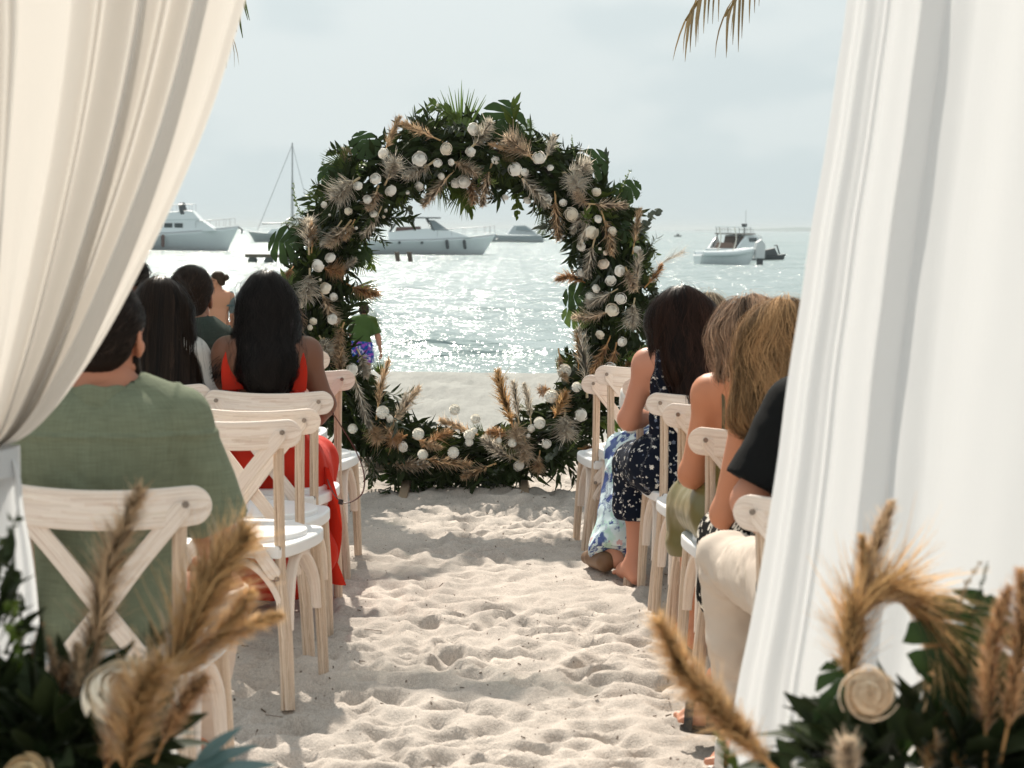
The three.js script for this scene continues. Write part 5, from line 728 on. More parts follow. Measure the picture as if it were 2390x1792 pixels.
  for (const [z, x0, y0, x1, y1, s, m] of mon) { const f = z === 1 ? A1 : A2, a = front(...f(x0, y0), -0.03), b = front(...f(x1, y1), 0.0), d = b.clone().sub(a); b.copy(a).addScaledVector(d, 1.15); grow('monstera_leaf', monsteras[x0 % 2], LEAF[m ?? 'monstera'], ring, a, b, 0.92 * s, V(0.15, 0.3, 1)); }
  const fan = [[1, 1050, 330, 1045, 30, 2, 0.95], [1, 480, 480, 330, 380, 1, 0.8], [1, 420, 700, 250, 560, 1, 1], [1, 420, 760, 270, 720, 0, 0.8], [1, 500, 1090, 650, 1150, 1, 0.9], [1, 1060, 560, 1070, 740, 1, 0.8], [1, 1480, 620, 1560, 800, 0, 0.7], [1, 1880, 640, 1960, 520, 1, 0.8], [1, 1940, 800, 2030, 780, 1, 0.7], [1, 520, 900, 600, 1020, 0, 0.9], [1, 940, 470, 960, 700, 1, 0.7], [1, 700, 560, 740, 740, 0, 0.7], [1, 1840, 1240, 1950, 1330, 1, 0.7], [1, 330, 1320, 260, 1450, 0, 0.8], [2, 900, 560, 1060, 520, 1, 0.8], [2, 1560, 180, 1640, 40, 1, 0.7], [2, 640, 170, 610, 70, 2, 0.8], [2, 1180, 520, 1100, 400, 2, 0.6], [1, 1250, 420, 1350, 560, 0, 0.7], [1, 300, 1180, 180, 1120, 0, 0.7], [1, 1900, 1000, 2060, 960, 1, 0.6], [2, 480, 560, 460, 640, 0, 1]];
  for (const [z, x0, y0, x1, y1, k, s] of fan) { const f = z === 1 ? A1 : A2, a = front(...f(x0, y0), -0.06), b = front(...f(x1, y1), 0.0); grow('palm_fan', fans[k], k === 2 && z === 1 ? LEAF.fresh : LEAF.palm, ring, a, b, s, V(0.1, 0.1, 1)); }
  for (const [x0, y0, x1, y1, k, m] of [[520, 420, 380, 350, 1, 'dry'], [470, 460, 290, 470, 1, 'palm'], [360, 640, 230, 560, 1, 'palm'], [1470, 460, 1640, 360, 0, 'palm'], [1250, 390, 1400, 400, 1, 'dry'], [740, 320, 620, 300, 1, 'palm'], [1400, 330, 1375, 190, 0, 'fresh'], [250, 760, 140, 740, 0, 'palm'], [1940, 760, 2030, 830, 0, 'palm'], [1950, 960, 2090, 1050, 0, 'palm'], [220, 1000, 90, 1090, 1, 'fresh'], [560, 1200, 640, 1240, 1, 'palm'], [1500, 700, 1480, 810, 0, 'palm']]) grow('feather_leaf', feathers[k], LEAF[m], ring, front(...A1(x0, y0), -0.04), front(...A1(x1, y1), 0.02), 1, V(0.1, 0.4, 1));
  grow('leaf_sprig', sprigs.bud[0], LEAF.fresh, ring, front(...A1(245, 730)), front(...A1(135, 585)), 1.3);
  // pampas: [zoom, foot x, foot y, tip x, tip y, width in zoom pixels, colour, 1 = blunt puff]
  const P = [[1, 665, 370, 740, 195, 62, 'tan'], [1, 920, 315, 740, 235, 68, 'tan'], [1, 670, 535, 722, 430, 84, 'cream', 1], [1, 890, 450, 765, 540, 84, 'cream'], [1, 505, 535, 392, 610, 105, 'cream', 1], [1, 620, 585, 588, 700, 84, 'peach'], [1, 628, 700, 560, 855, 76, 'cream'], [1, 985, 515, 848, 670, 80, 'peach'], [1, 1020, 440, 1150, 490, 76, 'peach'], [1, 1085, 525, 1135, 650, 84, 'tan'], [1, 1200, 485, 1145, 665, 80, 'peach'], [1, 1115, 355, 1230, 240, 100, 'cream'], [1, 1415, 415, 1300, 300, 92, 'peach', 1], [1, 1395, 395, 1190, 350, 40, 'tan'], [1, 1495, 410, 1545, 300, 58, 'cream'], [1, 1600, 490, 1720, 462, 120, 'cream', 1], [1, 1635, 510, 1640, 560, 60, 'cream', 1], [1, 1350, 505, 1525, 655, 88, 'cream'], [1, 1540, 635, 1545, 845, 82, 'tan'], [1, 1700, 685, 1612, 800, 60, 'cream'], [1, 1712, 690, 1688, 870, 62, 'cream'], [1, 1735, 655, 1920, 668, 72, 'peach'], [1, 1690, 650, 1640, 610, 50, 'peach'], [1, 1790, 730, 1855, 915, 66, 'tan'], [1, 1735, 865, 1690, 1040, 80, 'cream'], [1, 1945, 870, 1975, 670, 56, 'tan'], [1, 1690, 1058, 1562, 985, 62, 'brown'], [1, 1835, 1108, 1708, 1178, 70, 'cream', 1], [1, 1815, 1208, 1650, 1285, 76, 'peach'], [1, 1945, 1165, 1925, 1280, 66, 'cream', 1], [1, 1962, 1070, 1955, 895, 56, 'cream'], [1, 1910, 1000, 1945, 1085, 60, 'peach'], [1, 1700, 1590, 1685, 1290, 105, 'cream'], [1, 1660, 1480, 1665, 1320, 50, 'gold'], [1, 1810, 1370, 1735, 1540, 60, 'brown'], [1, 1880, 1530, 2000, 1400, 84, 'gold'], [1, 2020, 1065, 2105, 970, 54, 'brown'], [1, 1850, 1400, 1820, 1540, 60, 'brown'], [1, 268, 885, 262, 740, 105, 'cream', 1], [1, 285, 880, 300, 755, 60, 'tan'], [1, 465, 765, 365, 890, 84, 'peach'], [1, 420, 765, 340, 880, 50, 'cream'], [1, 495, 755, 450, 850, 44, 'tan'], [1, 440, 985, 520, 935, 44, 'cream'], [1, 272, 1015, 268, 1140, 95, 'cream', 1], [1, 345, 985, 440, 1010, 88, 'brown', 1], [1, 180, 990, 140, 1050, 70, 'brown'], [1, 338, 1125, 395, 1265, 80, 'peach'], [1, 490, 1080, 615, 1145, 78, 'brown'], [1, 225, 1185, 185, 1310, 84, 'brown'], [1, 200, 1130, 150, 1180, 50, 'tan'], [1, 440, 1290, 400, 1400, 60, 'tan'], [1, 360, 1370, 440, 1480, 80, 'peach'], [1, 330, 1350, 370, 1420, 60, 'cream', 1], [1, 430, 1560, 420, 1400, 66, 'tan'], [1, 530, 1430, 590, 1550, 66, 'cream'], [2, 505, 180, 575, 450, 66, 'cream'], [2, 622, 340, 655, 75, 62, 'tan'], [2, 690, 440, 830, 215, 74, 'peach'], [2, 705, 430, 780, 260, 50, 'cream'], [2, 595, 420, 628, 510, 76, 'tan', 1], [2, 1320, 430, 1225, 140, 100, 'gold'], [2, 1350, 400, 1318, 190, 70, 'cream'], [2, 1412, 390, 1398, 200, 60, 'cream'], [2, 1535, 385, 1610, 240, 84, 'gold'], [2, 1590, 370, 1588, 475, 98, 'cream', 1], [2, 1105, 460, 940, 390, 74, 'tan'], [2, 1330, 600, 1150, 510, 78, 'cream'], [2, 1335, 430, 1345, 505, 74, 'peach', 1], [2, 1382, 500, 1390, 605, 72, 'peach', 1], [2, 1458, 575, 1445, 665, 66, 'tan', 1], [2, 550, 595, 625, 650, 84, 'cream', 1], [2, 690, 625, 875, 640, 70, 'peach'], [2, 870, 600, 1110, 640, 78, 'tan'], [2, 1200, 635, 1045, 690, 78, 'tan'], [2, 880, 520, 1000, 440, 66, 'brown'], [2, 760, 480, 690, 500, 66, 'brown', 1], [2, 1670, 545, 1800, 550, 66, 'brown'], [2, 1290, 480, 1190, 440, 60, 'brown'], [2, 830, 500, 950, 560, 50, 'tan'], [2, 1500, 240, 1450, 260, 40, 'brown'], [2, 1560, 60, 1580, 200, 50, 'tan']];
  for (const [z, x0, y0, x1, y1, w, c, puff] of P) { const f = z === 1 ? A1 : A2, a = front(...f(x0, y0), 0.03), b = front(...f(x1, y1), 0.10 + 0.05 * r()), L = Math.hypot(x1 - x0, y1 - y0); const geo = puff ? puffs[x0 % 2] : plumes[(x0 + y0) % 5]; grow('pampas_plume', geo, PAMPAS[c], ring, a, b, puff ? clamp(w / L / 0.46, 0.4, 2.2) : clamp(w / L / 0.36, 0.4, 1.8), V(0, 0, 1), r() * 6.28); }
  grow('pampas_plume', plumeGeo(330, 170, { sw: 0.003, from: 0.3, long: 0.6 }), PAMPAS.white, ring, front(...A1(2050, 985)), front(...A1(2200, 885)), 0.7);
  const R = [[655, 395, 27], [840, 415, 36], [978, 368, 37], [1098, 385, 29], [1233, 427, 20], [1328, 467, 34], [1455, 411, 31], [1000, 440, 19], [935, 440, 24], [948, 510, 17], [1062, 535, 36], [1022, 545, 24], [1125, 268, 32], [1512, 465, 17], [1386, 492, 20], [608, 520, 27], [516, 558, 24], [345, 660, 18], [568, 626, 23], [685, 585, 30], [833, 566, 22], [600, 702, 23], [473, 690, 21], [653, 720, 9], [664, 690, 9], [778, 593, 11], [372, 928, 32], [307, 975, 30], [345, 1085, 31], [396, 1138, 24], [218, 1167, 25], [388, 1245, 28], [288, 1262, 21], [270, 1292, 16], [1280, 620, 19], [1396, 632, 20], [1490, 635, 29], [1580, 650, 23], [1620, 710, 40], [1750, 595, 23], [1735, 805, 36], [1762, 728, 22], [1835, 795, 25], [1672, 875, 23], [1785, 960, 27, 1], [1880, 998, 29], [1823, 1055, 27], [1755, 1090, 24], [1722, 1132, 25], [1880, 1142, 31], [1838, 1197, 34], [1768, 1333, 24], [1890, 1366, 25], [1670, 1012, 26], [1960, 890, 19], [1770, 885, 10], [1800, 905, 14, 1], [325, 1045, 8], [510, 780, 9], [375, 712, 8]];
  for (const [x, y, q, m] of R) { const p = front(...A1(x, y), 0.095), d = V(p.x - RC.x, p.y - RC.y, 0).normalize().multiplyScalar(0.3 * (r() - 0.2)).add(V((r() - 0.5) * 1.0, (r() - 0.4) * 0.9, 1)); const o = part('rose', roses[x % 3], m ? BEIGEROSE : [ROSE, ROSE, CREAMROSE][(x + y) % 3], ring), s = q / 2.212 / KP * lerp(0.92, 1.2, r()); o.position.copy(p).sub(ring.position); o.quaternion.setFromUnitVectors(V(0, 0, 1), d.normalize()).multiply(new THREE.Quaternion().setFromAxisAngle(V(0, 0, 1), r() * 6.28)); o.scale.setScalar(s); o.position.addScaledVector(d, -s * 0.4); }
  const B = [[648, 358, 33], [494, 443, 25], [685, 392, 20], [754, 537, 27], [832, 470, 30], [855, 576, 26], [843, 620, 19], [1013, 566, 29], [1020, 345, 28], [1095, 475, 28], [1120, 455, 18], [1095, 512, 21], [1128, 392, 25], [1248, 503, 15], [1318, 515, 23], [1458, 413, 30], [1418, 440, 21], [1494, 522, 25], [1350, 635, 28], [1672, 372, 34], [1520, 275, 34], [1650, 228, 26], [1585, 145, 36], [1823, 130, 33], [490, 140, 34], [1290, 180, 12], [1400, 480, 12]];
  for (const [x, y, q] of B) { const p = front(...A2(x, y), 0.095), d = V((r() - 0.5) * 0.6, 0.3 * r(), 1).normalize(), rose = r() < 0.45, o = part(rose ? 'rose' : 'pompom_flower', rose ? roses[x % 3] : poms[x % 2], rose ? ROSE : POM, ring), s = q / 2.212 / KP * 1.05; o.position.copy(p).sub(ring.position); o.quaternion.setFromUnitVectors(V(0, 0, 1), d); o.scale.setScalar(s); }
  for (let i = 0; i < 26; i++) { const a = lerp(-2.8, -0.3, r()), p = on(a, lerp(0.4, 2.6, r()), 0.15), up = r() < 0.6, d = V((r() - 0.5) * 1.6, up ? 0.45 : -0.1, 0.7 * r()); grow('leaf_sprig', sprigs[['long', 'ruscus', 'euc', 'bud'][i % 4]][i % 2], [LEAF.dark, LEAF.green, LEAF.grey, LEAF.fresh][i % 4], ring, p, p.clone().addScaledVector(d, 0.16), 1, V(0, 0, 1), r() * 6); }
  for (let i = 0; i < 24; i++) { const a = lerp(-2.5, -0.64, r()), p = on(a, r() * 3.1, 0.14); p.y = Math.max(p.y, 0.1); const tip = p.clone().add(V((r() - 0.5) * 0.3, -0.18, 0.12 * r())); tip.y = Math.max(tip.y, 0.015); grow('leaf_sprig', sprigs.long[i % 2], LEAF.dark, ring, p, tip, 1.3, V(0, 0, 1), r() * 6); }
  const ivy = [[575, 660], [600, 700], [602, 740], [612, 790]].map(([x, y]) => front(...A2(x, y), 0.02)); grow('leaf_sprig', sprigs.euc[0], LEAF.monstera, ring, ivy[0], ivy[3].setY(0.03), 1.4);
}
// ---------------------------------------------------------------- coconut palms whose crowns hang just above the frame
{
  const frond = [0, 1, 2].map((k) => featherGeo(400 + k, { n: 46, bend: 0.55 + 0.15 * k, len: 0.30, w: 0.017, grav: V(0, 0, -0.55), arch: 0.35 }));
  const bark = pixTex(64, 256, (u, v) => { const q = 0.42 + 0.14 * Math.sin(v * 6.28 * 22) + 0.3 * (pfbm(u, v, 8, 30, 3, 3) - 0.5); return [q, q * 0.9, q * 0.8]; }, [1, 1], true);
  const palm = (x, z, h, lean, seed, label, extra, lift) => {
    const t = thing('palm_tree', label, 'palm tree', [x, 0, z]), r = rng(seed), top = V(lean, h, 0);
    part('trunk', tube([V(0, -0.3, 0), V(lean * 0.15, h * 0.3, 0), V(lean * 0.5, h * 0.65, 0), top], (s) => lerp(0.17, 0.105, s), { m: 14, n: 26 }), std(0.42, 0.36, 0.30, 0.95, { map: bark, bumpMap: bark, bumpScale: 0.02 }), t);
    for (let i = 0; i < 17; i++) { const a = i * 2.39996 + seed, e = lerp(1.25, -0.05, (i + 0.5) / 17), L = 2.3 + 0.5 * r(); const d = V(Math.cos(a) * Math.cos(e), Math.sin(e) + (lift ?? 0), Math.sin(a) * Math.cos(e)), m = part('frond', frond[i % 3], i % 4 === 3 ? LEAF.dry : LEAF.palm, t); m.position.copy(top); m.quaternion.copy(toward(d, V(0, 1, 0))); m.scale.set(L * 0.85, L, L); }
    for (const [px, py, d, mat] of extra) { const q = at(px, py, d).sub(t.position).sub(top), flat = V(q.x, 0, q.z), bend = 0.55, L = flat.length() / (1 - 0.4 * bend), m = part('frond', featherGeo(430 + px, { n: 60, bend, bx: 0, len: 0.11, w: 0.0042, grav: V(0, 0, -0.5), arch: 0.3 }), LEAF[mat], t); m.position.copy(top); m.position.y = at(px, py, d).y + bend * L; m.quaternion.copy(toward(flat, V(0, 1, 0))); m.scale.setScalar(L); }
    for (let i = 0; i < 5; i++) part('coconut', new THREE.SphereGeometry(0.12, 12, 10).scale(1, 1.2, 1).translate(top.x + 0.2 * Math.cos(i * 1.3), top.y - 0.18, 0.2 * Math.sin(i * 1.3)), std(0.12, 0.13, 0.05, 0.7), t);
    return t;
  };
  palm(-4.08, -12.4, 5.2, 0.25, 3, 'coconut palm behind the swagged curtain, one dark frond tip showing', [[535, 75, 11.5, 'dry']], 0.12);
  palm(4.5, -12.6, 4.95, -0.35, 8, 'coconut palm behind the straight curtain, yellowing frond hanging into the sky', [[1600, 48, 11.9, 'dry'], [1692, 38, 11.6, 'dry']], 0.25);
}
// ---------------------------------------------------------------- flower stands in the foreground
function stand(name, label, px, d, topY) { const p = at(px, 900, d), t = thing(name, label, 'flower arrangement', [p.x, 0, p.z]); part('pedestal', new THREE.CylinderGeometry(0.15, 0.17, topY, 32).translate(0, topY / 2, 0), std(0.75, 0.73, 0.7, 0.7), t); part('bowl', new THREE.LatheGeometry([[0.08, 0], [0.15, 0.02], [0.2, 0.1], [0.19, 0.11], [0.0, 0.09]].map(([a, b]) => new THREE.Vector2(a, b)), 32).translate(0, topY, 0), std(0.7, 0.68, 0.65, 0.6), t); return t; }
// a big pampas plume from foot to tip through a slightly drooping curve
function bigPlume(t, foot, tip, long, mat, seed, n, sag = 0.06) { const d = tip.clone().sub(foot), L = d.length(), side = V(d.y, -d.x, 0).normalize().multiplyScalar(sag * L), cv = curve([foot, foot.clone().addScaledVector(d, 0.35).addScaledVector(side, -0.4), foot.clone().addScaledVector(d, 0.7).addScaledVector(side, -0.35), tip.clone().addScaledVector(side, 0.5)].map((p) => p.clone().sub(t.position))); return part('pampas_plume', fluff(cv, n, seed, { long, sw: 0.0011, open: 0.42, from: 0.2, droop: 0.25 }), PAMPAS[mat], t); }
function bigRose(parent, p, dir, s, mat, seed, label) { const g = new THREE.Group(); g.name = 'rose'; if (label) g.userData.label = label; g.position.copy(p).sub(parent.position); g.quaternion.setFromUnitVectors(V(0, 0, 1), dir.normalize()); g.scale.setScalar(s); parent.add(g); for (const q of roseGeo(seed, 6, true)) part('petal', q, mat, g); return g; }
function mass(t, cx, cy, cz, rx, ry, rz, n, seed, L = 0.11, w = 0.04) { const r = rng(seed), g = new G(); for (let i = 0; i < n; i++) { const d = V(r() - 0.5, r() - 0.5, r() - 0.5).normalize(), q = Math.cbrt(r()), p = V(cx + d.x * rx * q, cy + d.y * ry * q, cz + d.z * rz * q), c = 0.6 + 0.7 * r() * r(); leafInto(g, p, d.add(V(r() - 0.5, r() - 0.2, r() - 0.5)), V(r() - 0.5, r(), r() - 0.5), L * (0.6 + 0.8 * r()), w * (0.6 + 0.7 * r()), { c: [c, c, c], k: 3, fold: 0.3, arch: 0.4 * r() }); } const m = part('small_leaves', g, LEAF.dark, t); m.userData.kind = 'stuff'; return m; }
{
  const D = 2.75, t = stand('flower_stand', 'out of focus flower stand of pampas, white roses and dark leaves at lower left', 110, D, 0.60), F = (x, y, dd = 0) => at(x, y, D + dd), up = V(0, 0, 1), r = rng(520);
  const c = F(60, 1800).sub(t.position); mass(t, c.x + 0.02, c.y + 0.02, c.z, 0.17, 0.09, 0.12, 520, 521, 0.09); mass(t, c.x - 0.05, c.y + 0.12, c.z - 0.02, 0.035, 0.2, 0.06, 160, 522, 0.06, 0.018);
  const pl = (x0, y0, x1, y1, w, m, k, dd = 0, roll = 0, dt = 0) => { const a = F(x0, y0, dd), b = F(x1, y1, dd + dt), L = a.distanceTo(b); bigPlume(t, a, a.clone().lerp(b, 0.93), L * w * 0.46, m, x0 * 7 + y1, Math.round(900 + 2600 * L * Math.min(1.3, w * 1.6)), k ? -0.05 : 0.07); };
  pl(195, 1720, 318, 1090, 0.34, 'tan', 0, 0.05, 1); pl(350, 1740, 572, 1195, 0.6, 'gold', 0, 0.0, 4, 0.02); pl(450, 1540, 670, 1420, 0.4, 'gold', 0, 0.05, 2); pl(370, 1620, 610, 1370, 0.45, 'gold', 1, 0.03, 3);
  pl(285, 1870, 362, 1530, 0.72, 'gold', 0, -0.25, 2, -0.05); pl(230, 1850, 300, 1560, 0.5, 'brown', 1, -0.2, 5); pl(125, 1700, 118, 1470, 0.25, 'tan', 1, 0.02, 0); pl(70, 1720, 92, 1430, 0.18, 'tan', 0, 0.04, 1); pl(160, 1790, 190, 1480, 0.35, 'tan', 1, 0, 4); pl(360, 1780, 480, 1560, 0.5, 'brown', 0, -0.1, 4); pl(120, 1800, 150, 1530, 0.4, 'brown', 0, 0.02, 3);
  bigRose(t, F(285, 1618, -0.12), V(0.1, 0.75, 0.6), 0.056, sheer(0.93, 0.83, 0.68, 0.14), 540); bigRose(t, F(62, 1815, -0.2), V(0.1, 0.6, 0.8), 0.036, sheer(0.80, 0.62, 0.36, 0.3), 541);
  for (const [x0, y0, x1, y1, k, m] of [[20, 1700, 8, 1170, 'bud', 'dark'], [40, 1650, 45, 1210, 'bud', 'dark'], [70, 1600, 62, 1390, 'euc', 'fresh'], [300, 1700, 330, 1480, 'long', 'dark'], [330, 1640, 360, 1500, 'long', 'monstera'], [200, 1780, 260, 1650, 'ruscus', 'dark'], [120, 1760, 60, 1560, 'ruscus', 'dark'], [330, 1790, 400, 1670, 'ruscus', 'dark']]) grow('leaf_sprig', sprigs[k][0], LEAF[m], t, F(x0, y0), F(x1, y1), 0.9, up, r() * 6);
  const teal = phy(0.10, 0.17, 0.165, 0.28, { side: THREE.DoubleSide, ...VC }); for (const [x0, y0, x1, y1, w] of [[455, 1780, 560, 1690, 0.7], [470, 1800, 650, 1775, 0.55], [430, 1800, 600, 1730, 0.6]]) { const g = new G(); leafInto(g, V(), V(0, 1, 0), V(0.3, 0, 1), 1, 0.34, { c: [1, 1, 1], k: 8, fold: 0.3, arch: 0.2 }); grow('broad_leaf', g.geo(), teal, t, F(x0, y0, -0.05), F(x1, y1, -0.03), w, V(0, 1, 0.6), 0, 'glossy blue green leaf'); }
  for (let i = 0; i < 6; i++) grow('monstera_leaf', monsteras[i % 2], LEAF.monstera, t, F(60 + 60 * i, 1830), F(20 + 70 * i, 1640 + 50 * (i % 3), 0.05 * (i % 2)), 0.8, V(r() - 0.5, 0.5, 1));
}
{
  const D = 2.75, t = stand('flower_stand', 'out of focus flower stand of pampas, cream rose and monstera at lower right', 2190, D, 0.62), F = (x, y, dd = 0) => at(x, y, D + dd), up = V(0, 0, 1), r = rng(560);
  const c = F(2160, 1810).sub(t.position); mass(t, c.x + 0.02, c.y, c.z, 0.21, 0.07, 0.12, 420, 561, 0.09, 0.045);
  const pl = (x0, y0, x1, y1, w, m, k, dd = 0, roll = 0, dt = 0) => { const a = F(x0, y0, dd), b = F(x1, y1, dd + dt), L = a.distanceTo(b); bigPlume(t, a, a.clone().lerp(b, 0.93), L * w * 0.46, m, x0 * 7 + y1, Math.round(900 + 2600 * L * Math.min(1.3, w * 1.6)), k ? -0.05 : 0.07); };
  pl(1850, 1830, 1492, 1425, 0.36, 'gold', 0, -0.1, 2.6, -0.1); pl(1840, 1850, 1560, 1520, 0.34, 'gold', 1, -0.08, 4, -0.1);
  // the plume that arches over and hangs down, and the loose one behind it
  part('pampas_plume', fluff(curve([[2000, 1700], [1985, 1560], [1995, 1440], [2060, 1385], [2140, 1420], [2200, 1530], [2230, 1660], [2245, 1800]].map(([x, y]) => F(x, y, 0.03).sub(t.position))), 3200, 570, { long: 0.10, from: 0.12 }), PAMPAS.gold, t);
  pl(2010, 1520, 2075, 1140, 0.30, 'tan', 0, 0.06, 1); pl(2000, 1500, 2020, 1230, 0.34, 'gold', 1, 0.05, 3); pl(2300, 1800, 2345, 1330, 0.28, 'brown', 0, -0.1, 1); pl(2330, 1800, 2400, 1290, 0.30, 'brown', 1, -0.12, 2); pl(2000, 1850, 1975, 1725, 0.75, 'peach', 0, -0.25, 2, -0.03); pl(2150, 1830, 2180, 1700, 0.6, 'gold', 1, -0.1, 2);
  bigRose(t, F(2028, 1618, -0.14), V(-0.15, 0.25, 1), 0.043, sheer(0.80, 0.64, 0.46, 0.3), 580, 'cream rose facing the camera');
  for (const [x0, y0, x1, y1, w, roll] of [[2210, 1620, 2300, 1380, 1.1, 0], [2200, 1720, 2390, 1560, 1.1, 0.3], [1990, 1680, 1935, 1540, 0.8, 0], [2050, 1780, 1900, 1650, 0.7, 0.4], [2180, 1790, 2130, 1640, 0.8, -0.3], [2290, 1800, 2380, 1690, 0.9, 0]]) grow('monstera_leaf', monsteras[x0 % 2], LEAF.monstera, t, F(x0, y0), F(x1, y1, 0.04), w, V(0.1, 0.3, 1), roll);
  for (const [x0, y0, x1, y1, k, m] of [[1960, 1720, 1932, 1565, 'bud', 'green'], [1930, 1760, 1895, 1690, 'bud', 'fresh'], [1860, 1830, 1870, 1690, 'long', 'green'], [2235, 1470, 2245, 1300, 'bud', 'dry'], [2260, 1480, 2262, 1310, 'bud', 'dark'], [2250, 1560, 2235, 1440, 'bud', 'fresh'], [1720, 1840, 1660, 1730, 'long', 'green'], [2340, 1820, 2300, 1700, 'ruscus', 'dark'], [1700, 1850, 1640, 1790, 'long', 'dark']]) grow('leaf_sprig', sprigs[k][0], LEAF[m], t, F(x0, y0, 0.02), F(x1, y1, 0.02), 1, up, r() * 6);
  { const g = new G(); leafInto(g, V(), V(0, 1, 0), V(0, 0, 1), 1, 0.8, { c: [1, 1, 1], k: 8, fold: 0.12, arch: 0.2, pw: 0.7 }); grow('broad_leaf', g.geo(), sheer(0.74, 0.74, 0.74, 0.3, VC), t, F(2390, 1500, 0.03), F(2290, 1390, 0.03), 1, V(0.3, 0.2, 1), 0, 'white painted palm spear'); }
}
// ---------------------------------------------------------------- twigs and leaf scraps on the sand
{
  const r = rng(600), g = new G(); for (let i = 0; i < 420; i++) { const d = 4.8 + 7 * r(), x = (r() - 0.5) * 0.5 * d, z = -d, y = sandHeight(x, z) + 0.003, a = r() * 6.28, L = 0.006 + 0.02 * r() * r() + (r() < 0.06 ? 0.06 : 0), p = V(x, y, z), e = p.clone().add(V(Math.cos(a) * L, 0.004 * r(), Math.sin(a) * L)); e.y = Math.max(e.y, sandHeight(e.x, e.z) + 0.002); g.add(tube([p, e], 0.0012 + 0.0016 * r(), { m: 4, n: 1 })); }
  const m = part('litter', g, std(0.10, 0.06, 0.035, 0.9), null); m.userData = { label: 'scattered dark twigs and leaf scraps on the sand', category: 'litter', kind: 'stuff' };
}
// ---------------------------------------------------------------- boats at anchor, bow along +x
const GEL = phy(0.72, 0.76, 0.77, 0.35), GLASS = phy(0.03, 0.045, 0.05, 0.12), DKTRIM = std(0.05, 0.06, 0.065, 0.5), STEEL = std(0.35, 0.36, 0.37, 0.35, { metalness: 0.7 });
function hullGeo(L, B, H, o = {}) {
  const g = new G(), n = 22, m = 7;
  for (let k = 0; k <= n; k++) { const t = k / n, x = (t - 0.5) * L, full = Math.pow(Math.max(0, 1 - Math.pow(clamp((t - 0.35) / 0.65), 2.2)), 0.75), sheer = H * (0.82 + 0.38 * Math.pow(t, 2.2) + (o.rise ?? 0) * t), ov = t > 0.7 ? (t - 0.7) / 0.3 : 0; for (const s of [-1, 1]) for (let j = 0; j <= m; j++) { const v = j / m, w = B / 2 * full * Math.pow(v, 0.42) * (1 - 0.32 * ov * (1 - v)), y = lerp(-0.35 + 0.3 * ov * ov, sheer, v); g.v(V(x - ov * ov * (1 - v) * L * 0.10, y, s * Math.max(w, 0.02)), null, x, y); } }
  const R = 2 * (m + 1); for (let k = 0; k < n; k++) { for (let j = 0; j < m; j++) { g.quad(k * R + j, k * R + j + 1, (k + 1) * R + j + 1, (k + 1) * R + j); const q = m + 1; g.quad(k * R + q + j, (k + 1) * R + q + j, (k + 1) * R + q + j + 1, k * R + q + j + 1); } g.quad(k * R + m, k * R + R - 1, (k + 1) * R + R - 1, (k + 1) * R + m); }
  for (let j = 0; j < m; j++) g.quad(j, j + m + 1, j + m + 2, j + 1); return g.geo();
}
// a deckhouse: outline in the x-y plane, extruded across the beam and drawn in towards its top
function house(out, w, taper = 0.8) { const s = new THREE.Shape(); out.forEach(([x, y], i) => i ? s.lineTo(x, y) : s.moveTo(x, y)); const g = new THREE.ExtrudeGeometry(s, { depth: w, bevelEnabled: true, bevelSize: 0.05, bevelThickness: 0.05, bevelSegments: 2 }).translate(0, 0, -w / 2), ys = out.map((p) => p[1]), lo = Math.min(...ys), hi = Math.max(...ys), P = g.attributes.position; for (let k = 0; k < P.count; k++) P.setZ(k, P.getZ(k) * lerp(1, taper, clamp((P.getY(k) - lo) / (hi - lo)))); g.computeVertexNormals(); return g; }
const railing = (t, pts, h, every) => { const c = curve(pts), n = Math.max(2, Math.round(c.getLength() / every)), g = new G(); g.add(tube(pts.map((p) => V(p[0], p[1] + h, p[2])), 0.018, { n: 24, m: 6 })); for (let k = 0; k <= n; k++) { const p = c.getPoint(k / n); g.add(tube([p, p.clone().add(V(0, h, 0))], 0.014, { n: 1, m: 5 })); } part('railing', g, STEEL, t); };
function boat(name, label, px, d, turn, cat = 'boat') { const p = at(px, 900, d); return thing(name, label, cat, [p.x, SEA, p.z], turn, 'boats anchored offshore'); }
